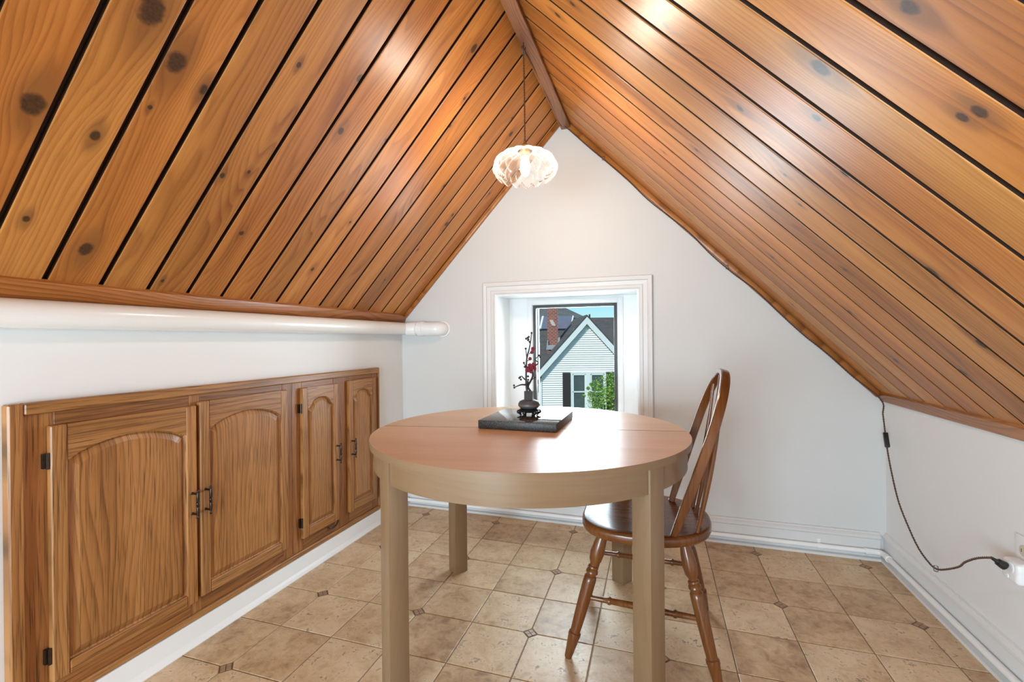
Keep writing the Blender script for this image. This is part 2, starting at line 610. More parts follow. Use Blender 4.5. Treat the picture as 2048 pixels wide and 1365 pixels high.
def brick_material():
    m, nt, b = new_mat('chimney_brick')
    k = NB(nt)
    t = k.n('ShaderNodeTexBrick')
    xyz = k.sep(k.obj())
    k.put(t.inputs['Vector'], k.comb(k.math('ADD', xyz[0], xyz[1]), xyz[2], 0.0))
    t.inputs['Color1'].default_value = (0.30, 0.085, 0.055, 1)
    t.inputs['Color2'].default_value = (0.20, 0.055, 0.04, 1)
    t.inputs['Mortar'].default_value = (0.40, 0.30, 0.26, 1)
    t.inputs['Scale'].default_value = 1.0
    t.inputs['Brick Width'].default_value = 0.20
    t.inputs['Row Height'].default_value = 0.085
    t.inputs['Mortar Size'].default_value = 0.010
    k.put(b.inputs['Base Color'], t.outputs['Color'])
    b.inputs['Roughness'].default_value = 0.85
    return m


def shingle_material(name, base):
    m, nt, b = new_mat(name)
    k = NB(nt)
    p = k.obj()
    t = k.n('ShaderNodeTexBrick')
    xyz = k.sep(p)
    k.put(t.inputs['Vector'], k.comb(xyz[0], k.math('MULTIPLY', xyz[2], 1.35), 0.0))
    t.inputs['Color1'].default_value = (*base, 1)
    t.inputs['Color2'].default_value = (*[c * 1.7 for c in base], 1)
    t.inputs['Mortar'].default_value = (*[c * 0.6 for c in base], 1)
    t.inputs['Scale'].default_value = 1.0
    t.inputs['Brick Width'].default_value = 0.45
    t.inputs['Row Height'].default_value = 0.15
    t.inputs['Mortar Size'].default_value = 0.012
    k.put(b.inputs['Base Color'], k.mix(k.noise(p, 3.0, 4, 0.7), t.outputs['Color'], tuple(c * 1.25 for c in base)))
    b.inputs['Roughness'].default_value = 0.9
    return m


def leaf_material():
    m, nt, b = new_mat('green_leaf')
    k = NB(nt)
    col = k.ramp(k.noise(k.obj(), 9.0, 2, 0.5), ((0.3, (0.10, 0.24, 0.02)), (0.55, (0.24, 0.46, 0.04)), (0.8, (0.42, 0.62, 0.10))))
    k.put(b.inputs['Base Color'], col)
    b.inputs['Roughness'].default_value = 0.5
    b.inputs['Transmission Weight'].default_value = 0.0
    return m


M['tile'] = tile_material()
M['granite'] = granite_material('polished_dark_granite', 0.06)
M['granite_side'] = granite_material('sawn_dark_granite', 0.45, 0.55)
M['glass'] = thin_glass('window_glass', 1.0, 0.0, (0.98, 1.0, 0.995), fres=1.04)
M['shade'] = thin_glass('pressed_glass_shade', 1.0, 0.20, (1.0, 0.99, 0.97), translucent=0.019, fres=1.12)
M['clear'] = thin_glass('clear_plastic', 1.0, 0.05, (0.97, 0.95, 0.92), translucent=0.12)
M['bulb'] = emit('bulb_glow', (1.0, 0.91, 0.78), 295.0)
M['brick'] = brick_material()
M['shingle'] = shingle_material('dark_shingles', (0.062, 0.062, 0.060))
M['shingle_far'] = shingle_material('far_grey_shingles', (0.115, 0.13, 0.135))
M['leaf'] = leaf_material()

# ------------------------------------------------------------------ room shell
OPX0, OPX1, OPZ0, OPZ1 = -0.969, -0.113, 0.50, 1.352      # window opening in the back wall
WALL_T = 0.27


def build_back_wall():
    bm = bmesh.new()
    y0, y1 = YB, YB + WALL_T
    L, Rr = XL - 0.1, XR + 0.1
    up = 0.02
    add_prism(bm, [(L, -0.1), (OPX0, -0.1), (OPX0, zl(OPX0) + up), (L, zl(L) + up)], 'y', y0, y1)
    add_prism(bm, [(OPX0, -0.1), (OPX1, -0.1), (OPX1, OPZ0), (OPX0, OPZ0)], 'y', y0, y1)
    add_prism(bm, [(OPX0, OPZ1), (OPX1, OPZ1), (OPX1, zr(OPX1) + up), (APEX.x, APEX.z + up), (OPX0, zl(OPX0) + up)], 'y', y0, y1)
    add_prism(bm, [(OPX1, -0.1), (Rr, -0.1), (Rr, zr(Rr) + up), (OPX1, zr(OPX1) + up)], 'y', y0, y1)
    bmesh.ops.remove_doubles(bm, verts=bm.verts[:], dist=1e-5)
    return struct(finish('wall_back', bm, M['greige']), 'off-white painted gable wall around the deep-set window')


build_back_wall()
struct(prism('wall_left', [(XL - 0.1, -0.1), (XL, -0.1), (XL, zl(XL) + 0.02), (XL - 0.1, zl(XL) + 0.02)], 'y', YF, YB, M['wall']),
       'white knee wall above the oak cabinet doors')
struct(prism('wall_right', [(XR, -0.1), (XR + 0.1, -0.1), (XR + 0.1, zr(XR) + 0.02), (XR, zr(XR) + 0.02)], 'y', YF, YB, M['wall']),
       'white low knee wall behind the hanging lamp cord')


def build_front_wall():
    bm = bmesh.new()
    x0, x1, z0, z1 = -1.40, -0.10, 0.34, 1.30
    ya, yb = YF - 0.1, YF
    L, Rr = XL - 0.1, XR + 0.1
    add_prism(bm, [(L, -0.1), (x0, -0.1), (x0, zl(x0)), (L, zl(L))], 'y', ya, yb)
    add_prism(bm, [(x0, -0.1), (x1, -0.1), (x1, z0), (x0, z0)], 'y', ya, yb)
    add_prism(bm, [(x0, z1), (x1, z1), (x1, zr(x1)), (APEX.x, APEX.z), (x0, zl(x0))], 'y', ya, yb)
    add_prism(bm, [(x1, -0.1), (Rr, -0.1), (Rr, zr(Rr)), (x1, zr(x1))], 'y', ya, yb)
    struct(finish('wall_front', bm, M['wall']), 'white gable wall behind the viewer')
    w = struct(box('added_rear_window', (x0, YF - 0.06, z0), (x1, YF - 0.055, z1), M['glass']), 'added window behind the viewer for the rear fill light')  # unseen window, added to go with the rear fill light
    for lo, hi in (((x0, z0), (x0 + 0.05, z1)), ((x1 - 0.05, z0), (x1, z1)), ((x0, z0), (x1, z0 + 0.05)), ((x0, z1 - 0.05), (x1, z1))):
        box('window_frame', (lo[0], YF - 0.08, lo[1]), (hi[0], YF - 0.02, hi[1]), M['white'], w)


build_front_wall()

# ------------------------------------------------------------------ ceiling of planks
PITCH_P, GAP = 0.1307, 0.0135


def slope_matrix(eave, left, y):
    up = (Vector((APEX.x, 0, APEX.z)) - eave).normalized()
    x = Vector((0, 1, 0)) if left else Vector((0, -1, 0))
    z = x.cross(up)
    return Matrix(((x.x, up.x, z.x, eave.x), (x.y, up.y, z.y, y), (x.z, up.z, z.z, eave.z), (0, 0, 0, 1)))


KN_L = [(352, 124, .022), (67, 208, .021), (408, 180, .013), (172, 499, .017), (305, 22, .026), (190, 272, .011), (52, 438, .008),
        (598, 130, .007), (445, 351, .008), (682, 262, .012), (720, 156, .012), (483, 467, .008), (625, 539, .009), (948, 97, .014),
        (772, 281, .008), (893, 448, .014), (929, 197, .007), (900, 252, .008), (961, 274, .006), (888, 372, .007), (1022, 268, .013),
        (1024, 236, .006), (979, 387, .007), (905, 430, .010), (325, 562, .006), (1045, 165, .006), (498, 344, .006), (700, 445, .006),
        (770, 560, .006), (835, 500, .007), (300, 215, .005), (548, 250, .005)]
KN_R = [(1640, 137, .017), (1480, 217, .010), (1632, 235, .010), (1690, 345, .012), (1332, 52, .010), (1960, 225, .010), (1925, 235, .008),
        (1820, 15, .012), (1393, 300, .008), (1862, 545, .016), (1965, 690, .014), (1690, 540, .007), (1545, 515, .008), (1560, 535, .006),
        (1115, 30, .011), (1145, 8, .010), (1375, 425, .007), (1925, 745, .012), (1792, 722, .010), (1822, 800, .009), (1700, 625, .009),
        (1328, 305, .006), (1600, 410, .006), (1950, 540, .009), (1150, 180, .006), (1478, 480, .005), (1570, 350, .005), (1385, 455, .005),
        (1745, 745, .006), (1585, 610, .006)]


def plank_mesh(w, L):
    bm = bmesh.new()
    add_box(bm, (-w / 2, 0.0, -0.0175), (w / 2, L, 0.0))
    edges = [e for e in bm.edges if abs(e.verts[0].co.z) < 1e-6 and abs(e.verts[1].co.z) < 1e-6 and abs(e.verts[0].co.x - e.verts[1].co.x) < 1e-6]
    bmesh.ops.bevel(bm, geom=edges, offset=0.0022, segments=2, affect='EDGES', profile=0.5)
    bmesh.ops.recalc_face_normals(bm, faces=bm.faces[:])
    me = bpy.data.meshes.new('plank')
    bm.to_mesh(me)
    bm.free()
    me.materials.append(M['pine'])
    me.materials.append(M['groove'])      # the tongues and grooves are stained dark
    for pg in me.polygons:
        if abs(pg.normal.x) > 0.97:
            pg.material_index = 1
    return me


def build_slope(name, label, eave, left, knots, first, skew):
    L = (Vector((APEX.x, 0, APEX.z)) - eave).length
    up = (Vector((APEX.x, 0, APEX.z)) - eave).normalized()
    mt = slope_matrix(eave, left, 0)
    nrm = mt.to_3x3() @ Vector((0, 0, 1))
    # dark board backing the grooves
    bm = bmesh.new()
    a = eave - up * 0.06 - nrm * 0.017
    b = APEX - nrm * 0.017 + up * 0.017
    c, d = b - nrm * 0.05 + up * 0.05, a - nrm * 0.05
    add_prism(bm, [(a.x, a.z), (b.x, b.z), (c.x, c.z), (d.x, d.z)], 'y', YF - 0.1, YB + 0.02)
    root = struct(finish(name, bm, M['groove']), label)
    n = 0
    ys = []
    y = first
    while y > YF + 0.05:
        ys.append(y)
        y -= PITCH_P
    me = plank_mesh(PITCH_P - GAP, L - 0.004)
    for y in ys:
        yc = y - PITCH_P / 2
        o = bpy.data.objects.new('plank', me)
        COL.objects.link(o)
        o.parent = root
        pm = slope_matrix(eave, left, yc) @ Matrix.Rotation(skew, 4, 'Z')      # the boards run slightly out of square
        o.matrix_local = pm
        inv = pm.inverted()
        mine = []
        for px, py, r in knots:
            p = on_plane(px, py, eave, nrm)
            q = inv @ p
            if abs(q.x) < PITCH_P / 2 and p.y > 0.4:
                mine.append((q.x, q.y, r))
        while len(mine) < 4 and yc < 0.4:
            mine.append((random.uniform(-.05, .05), random.uniform(0.05, L - .1), random.uniform(.006, .012)))
        for nm, kk in zip(('knot_a', 'knot_b', 'knot_c', 'knot_d'), mine):
            o[nm] = [float(v) for v in kk]
        n += 1
    return root


build_slope('ceiling_left', 'steep left ceiling slope of varnished knotty pine planks', EAVE_L, True, KN_L, 2.217 + 4 * PITCH_P, math.radians(1.0))
build_slope('ceiling_right', 'steep right ceiling slope of varnished knotty pine planks', EAVE_R, False, KN_R, 2.213 + 3 * PITCH_P, 0.0)

# ridge beam, eave trims and rake trims
struct(box('trim_1', (-0.543, YF, 2.297), (-0.487, YB, 2.375), M['beam'], bev=0.003), 'brown wooden ridge beam under the ceiling peak')
struct(prism('trim_2', [(XL, 1.192), (-1.597, 1.192), (-1.583, 1.236), (-1.592, 1.248), (XL, 1.248)], 'y', YF, YB, M['pine_y'], bev=0.002),
       'pine moulding along the foot of the left ceiling slope')
struct(prism('trim_3', [(XR, 0.762), (0.998, 0.762), (0.985, 0.800), (0.994, 0.815), (XR, 0.815)], 'y', YF, YB, M['pine_y'], bev=0.002),
       'pine moulding along the foot of the right ceiling slope')


def rake(name, label, eave, left, w):
    up = (Vector((APEX.x, 0, APEX.z)) - eave)
    L = up.length
    bm = bmesh.new()
    # local x across (towards the room), y along slope, z below the boards
    add_box(bm, (0, 0.0, 0.0), (0.020, L - 0.03, w))
    bevel_all(bm, 0.002, 1)
    o = finish(name, bm, M['pine_slope'], smooth=True, auto=50)
    m = slope_matrix(eave, left, YB)
    if left:
        m = m @ Matrix.Translation((-0.020, 0, 0))
    o.matrix_world = m
    return struct(o, label)


rake('trim_4', 'pine strip where the left slope meets the white gable', EAVE_L, True, 0.022)
rake('trim_5', 'pine strip where the right slope meets the white gable', EAVE_R, False, 0.028)

# ------------------------------------------------------------------ floor of tiles
T_S, T_ROT, T_O = 0.2286, math.radians(0.66), (-1.375, 1.581)
floor = struct(box('floor', (XL, YF, -0.1), (XR, YB, -0.003), M['grout']), 'stone-look tiled floor with small mosaic corner insets')


def clip_poly(poly, x0, x1, y0, y1):
    def clip(pts, inside, cut):
        out = []
        for i, p in enumerate(pts):
            q = pts[i - 1]
            if inside(p):
                if not inside(q):
                    out.append(cut(q, p))
                out.append(p)
            elif inside(q):
                out.append(cut(q, p))
        return out

    def cutx(v):
        return lambda a, b: (v, a[1] + (b[1] - a[1]) * (v - a[0]) / (b[0] - a[0]))

    def cuty(v):
        return lambda a, b: (a[0] + (b[0] - a[0]) * (v - a[1]) / (b[1] - a[1]), v)
    for ins, ct in ((lambda p: p[0] >= x0, cutx(x0)), (lambda p: p[0] <= x1, cutx(x1)), (lambda p: p[1] >= y0, cuty(y0)), (lambda p: p[1] <= y1, cuty(y1))):
        if not poly:
            return []
        poly = clip(poly, ins, ct)
    return poly


def build_floor():
    c, s = math.cos(T_ROT), math.sin(T_ROT)

    def W(u, v):
        return (T_O[0] + c * u - s * v, T_O[1] + s * u + c * v)
    g, ch = 0.0018, 0.026
    for i in range(-3, 13):
        for j in range(-17, 7):
            u0, v0 = i * T_S + g, j * T_S + g
            u1, v1 = (i + 1) * T_S - g, (j + 1) * T_S - g
            # the corner that touches an even-even lattice point is cut off
            ci, cj = (i % 2, j % 2)        # 0 -> low corner even, 1 -> high corner even
            pts = []
            for (uu, vv, hu, hv) in ((u0, v0, 0, 0), (u1, v0, 1, 0), (u1, v1, 1, 1), (u0, v1, 0, 1)):
                if hu == ci and hv == cj:
                    du, dv = (1 if hu == 0 else -1) * ch, (1 if hv == 0 else -1) * ch
                    if (hu + hv) % 2 == 0:
                        pts += [(uu, vv + dv), (uu + du, vv)]
                    else:
                        pts += [(uu + du, vv), (uu, vv + dv)]
                else:
                    pts.append((uu, vv))
            poly = clip_poly([W(*p) for p in pts], XL + .002, XR - .002, YF + .002, YB - .002)
            if len(poly) < 3:
                continue
            cx = sum(p[0] for p in poly) / len(poly)
            cy = sum(p[1] for p in poly) / len(poly)
            ext = max(max(p[0] for p in poly) - min(p[0] for p in poly), 1e-6), max(max(p[1] for p in poly) - min(p[1] for p in poly), 1e-6)
            if min(ext) < 0.012:
                continue
            bm = bmesh.new()
            lo = [bm.verts.new((p[0] - cx, p[1] - cy, -0.004)) for p in poly]
            md = [bm.verts.new((p[0] - cx, p[1] - cy, -0.0012)) for p in poly]
            fx, fy = 1 - 0.004 / ext[0], 1 - 0.004 / ext[1]
            hi = [bm.verts.new(((p[0] - cx) * fx, (p[1] - cy) * fy, 0.0)) for p in poly]
            n = len(poly)
            bm.faces.new(hi)
            for A, B in ((lo, md), (md, hi)):
                for q in range(n):
                    bm.faces.new((A[q], A[(q + 1) % n], B[(q + 1) % n], B[q]))
            finish('tile', bm, M['tile'], floor, loc=(cx, cy, 0))
    # 2 x 2 mosaic insets, turned 45 degrees
    bm = bmesh.new()
    a, b = 0.0012, 0.0148
    for sx in (-1, 1):
        for sy in (-1, 1):
            add_box(bm, (min(sx * a, sx * b), min(sy * a, sy * b), -0.004), (max(sx * a, sx * b), max(sy * a, sy * b), -0.0003))
    me = bpy.data.meshes.new('mosaic_inset')
    bmesh.ops.recalc_face_normals(bm, faces=bm.faces[:])
    bm.to_mesh(me)
    bm.free()
    me.materials.append(M['mosaic'])
    for i in range(-2, 13, 2):
        for j in range(-16, 7, 2):
            p = W(i * T_S, j * T_S)
            if XL + .03 < p[0] < XR - .03 and YF + .03 < p[1] < YB - .03:
                o = bpy.data.objects.new('mosaic_inset', me)
                COL.objects.link(o)
                o.parent = floor
                o.location = (p[0], p[1], 0)
                o.rotation_euler = (0, 0, T_ROT + PI / 4)


build_floor()

# baseboards
struct(prism('baseboard_left', [(XL, 0), (-1.563, 0), (-1.563, 0.003), (-1.572, 0.010), (-1.578, 0.020), (-1.592, 0.072), (XL, 0.074)], 'y', YF, YB, M['white']),
       'glossy white flared baseboard under the oak cabinets')
struct(prism('baseboard_back', [(YB, 0), (YB - 0.030, 0), (YB - 0.030, 0.012), (YB - 0.014, 0.016), (YB - 0.014, 0.098), (YB - 0.019, 0.104), (YB - 0.019, 0.116),
                                (YB - 0.009, 0.124), (YB - 0.009, 0.130), (YB, 0.132)], 'x', -1.563, XR - 0.03, M['casing']),
       'white moulded baseboard along the gable wall')
struct(prism('baseboard_right', [(XR, 0), (XR - 0.034, 0), (XR - 0.034, 0.012), (XR - 0.014, 0.016), (XR - 0.014, 0.098), (XR - 0.019, 0.104), (XR - 0.019, 0.116),
                                 (XR - 0.009, 0.124), (XR - 0.009, 0.130), (XR, 0.132)], 'y', YF, YB, M['trimwhite']),
       'white moulded baseboard along the right knee wall')


# ------------------------------------------------------------------ window_1 (deep set in the gable wall)
def build_window():
    YG = 2.88
    fx0, fx1, fz0, fz1 = -0.796, -0.256, 0.580, 1.297
    bm = bmesh.new()
    bx0, bx1, bz0, bz1 = OPX0, OPX1, OPZ0, OPZ1
    for lo, hi in (((bx0, bz0), (fx0, bz1)), ((fx1, bz0), (bx1, bz1)), ((fx0, fz1), (fx1, bz1)), ((fx0, bz0), (fx1, fz0))):
        add_box(bm, (lo[0], YG, lo[1]), (hi[0], YG + 0.02, hi[1]))
    root = struct(finish('window_1', bm, M['white']), 'small window set deep in the white gable wall')
    # reveal boards
    t = 0.010
    box('reveal_board', (bx0, YB - 0.002, bz0), (bx0 + t, YG, bz1), M['white'], root)
    box('reveal_board', (bx1 - t, YB - 0.002, bz0), (bx1, YG, bz1), M['white'], root)
    box('reveal_board', (bx0 + t, YB - 0.002, bz1 - t), (bx1 - t, YG, bz1), M['white'], root)
    box('sill', (bx0 + t, YB - 0.03, bz0), (bx1 - t, YG, bz0 + 0.02), M['white'], root, bev=0.003)
    # casing: mitred moulded profile (u outwards, d out of the wall)
    prof = [(0, 0), (0, 0.011), (0.004, 0.014), (0.018, 0.014), (0.022, 0.010), (0.044, 0.012), (0.048, 0.018), (0.060, 0.021), (0.068, 0.021), (0.072, 0.016), (0.072, 0)]

    def sweep(name, fA, fB):
        bm = bmesh.new()
        A = [bm.verts.new(fA(u, d)) for u, d in prof]
        B = [bm.verts.new(fB(u, d)) for u, d in prof]
        bm.faces.new(A)
        bm.faces.new(B[::-1])
        for i in range(len(prof)):
            j = (i + 1) % len(prof)
            bm.faces.new((A[i], B[i], B[j], A[j]))
        finish(name, bm, M['casing'], root)
    x0, x1, z1 = bx0, bx1, bz1
    sweep('casing', lambda u, d: (x0 - u, YB - d, 0.42), lambda u, d: (x0 - u, YB - d, z1 + u))
    sweep('casing', lambda u, d: (x1 + u, YB - d, 0.42), lambda u, d: (x1 + u, YB - d, z1 + u))
    sweep('casing', lambda u, d: (x0 - u, YB - d, z1 + u), lambda u, d: (x1 + u, YB - d, z1 + u))
    # inner white stop moulding round the sash
    for lo, hi in (((-0.833, fz0 - .035), (-0.800, 1.333)), ((-0.252, fz0 - .035), (-0.219, 1.333)), ((-0.800, 1.300), (-0.252, 1.333)), ((-0.800, fz0 - .035), (-0.252, fz0))):
        box('stop_moulding', (lo[0], YG - 0.012, lo[1]), (hi[0], YG, hi[1]), M['white'], root, bev=0.003)
    # grey sash
    sw = 0.020
    for lo, hi in (((fx0, fz0), (fx0 + sw, fz1)), ((fx1 - sw, fz0), (fx1, fz1)), ((fx0 + sw, fz1 - sw), (fx1 - sw, fz1)), ((fx0 + sw, fz0), (fx1 - sw, fz0 + sw))):
        box('sash', (lo[0], YG - 0.004, lo[1]), (hi[0], YG + 0.03, hi[1]), M['grey_frame'], root, bev=0.002)
    box('pane', (fx0 + sw, YG + 0.012, fz0 + sw), (fx1 - sw, YG + 0.015, fz1 - sw), M['glass'], root)
    # outer storm frame track seen through the pane
    box('storm_track', (fx0 + sw, YG + 0.045, fz0 + sw), (fx0 + sw + 0.005, YG + 0.065, fz1), M['alu'], root)


build_window()


# ------------------------------------------------------------------ built-in oak cabinet in the left wall
def build_cabinet():
    root = thing('built_in_cabinet', 'long low built-in oak cabinet with four arched doors in the left wall', 'cabinet', (XL, 1.53, 0.075))
    ox, oy, oz = root.location
    XF = -1.602      # face frame front
    XD = -1.582      # door front

    def B(name, lo, hi, mat, parent=root, bev=0.0015):
        lo = (lo[0] - ox, lo[1] - oy, lo[2] - oz)
        hi = (hi[0] - ox, hi[1] - oy, hi[2] - oz)
        return box(name, lo, hi, mat, parent, bev, 1)
    y0, y1, z0, z1 = 0.702, 2.325, 0.074, 0.914
    w = 0.032
    # moulding round the face
    B('moulding', (XL, y0, z0), (-1.590, y0 + w, z1), M['oak_v'], bev=0.004)
    B('moulding', (XL, y1 - 0.012, z0), (-1.594, y1, z1), M['oak_v'], bev=0.003)
    B('moulding', (XL, y0 + w, z1 - w), (-1.590, y1 - .012, z1), M['oak_h'], bev=0.004)
    B('moulding', (XL, y0 + w, z0), (-1.592, y1 - .012, z0 + 0.022), M['oak_h'], bev=0.003)
    # face frame
    for a, b in ((y0 + w, 0.800), (1.180, 1.220), (1.600, 1.655), (1.655, 1.715), (1.930, 2.050), (2.255, y1 - .012)):
        B('stile', (XL, a, z0 + .022), (XF, b, z1 - w), M['oak_frame_v'])
    for a, b in ((0.800, 1.180), (1.220, 1.600), (1.715, 1.930), (2.050, 2.255)):
        B('rail', (XL, a, 0.835), (XF, b, z1 - w), M['oak_frame_h'])
        B('rail', (XL, a, z0 + .022), (XF, b, 0.165), M['oak_frame_h'])

    def door(ya, yb, za, zb, sw, rise, sh, handle_y, hinge_left, ogee, br_):
        iy0, iy1 = ya + sw, yb - sw
        bot = za + br_
        zs = zb - sh - rise           # shoulder height
        N = 36

        def top(t, dz=0.0):
            u = abs(t)
            if ogee:      # round head with hollow shoulders
                s = 0.35 + 0.65 * math.sqrt(1 - (u / 0.72) ** 2) if u < 0.60 else 0.709 * max(0, 1 - (u - 0.60) / 0.40) ** 2.2
            else:
                s = 1 - 0.72 * (u / 0.88) ** 2 if u < 0.88 else 0.28 * max(0, 1 - (u - 0.88) / 0.12) ** 1.6
            return zs + rise * s - dz

        def loc(p):
            return (p[0] - ox, p[1] - oy, p[2] - oz)
        # raised panel
        bm = bmesh.new()

        def loop(ins, X, ztop):
            L = [(X, iy0 + ins, bot + ins), (X, iy1 - ins, bot + ins)]
            for k in range(N + 1):
                t = 1 - 2 * k / N
                L.append((X, (iy0 + iy1) / 2 + t * ((iy1 - iy0) / 2 - ins), top(t, ztop)))
            return [bm.verts.new(loc(p)) for p in L]
        L0 = loop(-0.004, XF + 0.001, -0.004)
        L1 = loop(0.0, XF + 0.011, 0.0)
        L1b = loop(0.004, XF + 0.007, 0.004)
        L2 = loop(0.026, XD - 0.003, 0.022)
        n = len(L1)
        for A, C in ((L0, L1), (L1, L1b), (L1b, L2)):
            for q in range(n):
                bm.faces.new((A[q], A[(q + 1) % n], C[(q + 1) % n], C[q]))
        bm.faces.new(L2)
        bm.faces.new(L0[::-1])
        d = finish('door', bm, M['oak_v'], root)
        d['label'] = 'arched raised-panel oak door'
        B('stile', (XF, ya, za), (XD, iy0, zb), M['oak_v'], d, 0.003)
        B('stile', (XF, iy1, za), (XD, yb, zb), M['oak_v'], d, 0.003)
        B('rail', (XF, iy0, za), (XD, iy1, bot), M['oak_h'], d, 0.003)
        poly = [(iy0 - oy, zb - oz)] + [((iy0 + iy1) / 2 + (-1 + 2 * k / N) * (iy1 - iy0) / 2 - oy, top(-1 + 2 * k / N) - oz) for k in range(N + 1)] + [(iy1 - oy, zb - oz)]
        bm = bmesh.new()
        P0 = [bm.verts.new((XF - ox, *p)) for p in poly]
        P1 = [bm.verts.new((XD - ox - .0015, *p)) for p in poly]
        # strip faces so that the concave outline fills cleanly
        m = len(poly)
        for q in range(m):
            bm.faces.new((P0[q], P0[(q + 1) % m], P1[(q + 1) % m], P1[q]))
        tops = [bm.verts.new((XD - ox - .0015, p[0], zb - oz)) for p in poly[1:-1]]
        for q in range(1, m - 2):
            bm.faces.new((P1[q], P1[q + 1], tops[q], tops[q - 1]))
        finish('arched_rail', bm, M['oak_h'], d)
        # turned bar pull
        hx, hz = XD + 0.026 - ox, 0.500 - oz
        hy = handle_y - oy
        bm = bmesh.new()
        prof = [(0, .0015), (.02, .004), (.05, .0045), (.07, .0025), (.12, .003), (.22, .0048), (.32, .0052), (.40, .0035), (.415, .005), (.43, .0035), (.455, .0055), (.475, .0058),
                (.495, .0035), (.505, .0035), (.525, .0058), (.545, .0055), (.57, .0035), (.585, .005), (.60, .0035), (.68, .0052), (.78, .0048), (.88, .003), (.93, .0025), (.95, .0045), (.98, .004), (1, .0015)]
        add_lathe(bm, prof, (hx, hy, hz - 0.052), (hx, hy, hz + 0.052), 10)
        for dz in (-0.036, 0.036):
            add_lathe(bm, [(0, .0055), (.15, .004), (1, .0035)], (XD - ox, hy, hz + dz), (hx, hy, hz + dz), 8)
        hnd = finish('handle', bm, M['bronze'], d, smooth=True, auto=50)
        hnd['label'] = 'dark bronze turned bar pull'
        # hinges
        for hz_ in (za + 0.075, zb - 0.095):
            if hinge_left:
                bm = bmesh.new()
                add_lathe(bm, [(0, .004), (1, .004)], (XD - 0.006 - ox, ya - 0.004 - oy, hz_ - .022 - oz), (XD - 0.006 - ox, ya - 0.004 - oy, hz_ + .022 - oz), 8)
                add_box(bm, (XF - ox, ya - 0.012 - oy, hz_ - .02 - oz), (XD - 0.010 - ox, ya - 0.0005 - oy, hz_ + .02 - oz))
            else:
                bm = bmesh.new()
                add_box(bm, (XF - ox, yb + 0.0005 - oy, hz_ - .02 - oz), (XF + 0.004 - ox, yb + 0.012 - oy, hz_ + .02 - oz))
                add_lathe(bm, [(0, .004), (1, .004)], (XF + 0.004 - ox, yb + 0.005 - oy, hz_ - .022 - oz), (XF + 0.004 - ox, yb + 0.005 - oy, hz_ + .022 - oz), 8)
            finish('hinge', bm, M['bronze'], d)
        return d
    door(0.784, 1.194, 0.143, 0.846, 0.038, 0.043, 0.057, 1.175, True, False, 0.038)
    door(1.206, 1.612, 0.150, 0.857, 0.038, 0.047, 0.057, 1.224, False, False, 0.041)
    door(1.700, 1.947, 0.152, 0.855, 0.034, 0.046, 0.052, 1.931, True, True, 0.043)
    door(2.032, 2.272, 0.155, 0.860, 0.034, 0.044, 0.052, 2.050, False, True, 0.043)


build_cabinet()


# ------------------------------------------------------------------ pipes
def build_drain_pipe():
    root = thing('drain_pipe', 'thick white painted pipe below the left ceiling slope, elbowing into gable wall', 'pipe', (-1.572, YB - 0.05, 1.150))
    o = root.location
    r = 0.0385

    def L(p):
        return Vector(p) - o
    tube('pipe', [L((-1.572, YF + 0.02, 1.150)), L((-1.572, 2.50, 1.150)), L((-1.572, 2.5655, 1.150))], r, M['pipe'], root, 24)
    add = [L((-1.575, 2.572, 1.148)), L((-1.50, 2.572, 1.147)), L((-1.40, 2.572, 1.146))]
    tube('pipe', add, r * 0.97, M['pipe'], root, 24)
    lathe('coupling', [(0, .040), (0.05, .0445), (.9, .0445), (1, .040)], L((-1.548, 2.572, 1.147)), L((-1.478, 2.572, 1.147)), M['pipe'], root, 24)
    lathe('coupling', [(0, .0405), (0.06, .0470), (.9, .0470), (1, .0405)], L((-1.470, 2.572, 1.147)), L((-1.428, 2.572, 1.147)), M['pipe'], root, 24)
    el = []
    for k in range(10):
        a = PI / 2 * k / 9
        el.append(L((-1.355 + 0.035 * math.sin(a), 2.572 + 0.035 * (1 - math.cos(a)), 1.145)))
    el = [L((-1.43, 2.572, 1.146))] + el + [L((-1.320, 2.617, 1.145))]
    tube('elbow', el, 0.0435, M['pipe'], root, 24)
    lathe('wall_flange', [(0, .052), (1, .050)], L((-1.320, YB, 1.145)), L((-1.320, YB - 0.008, 1.145)), M['pipe'], root, 24)


build_drain_pipe()


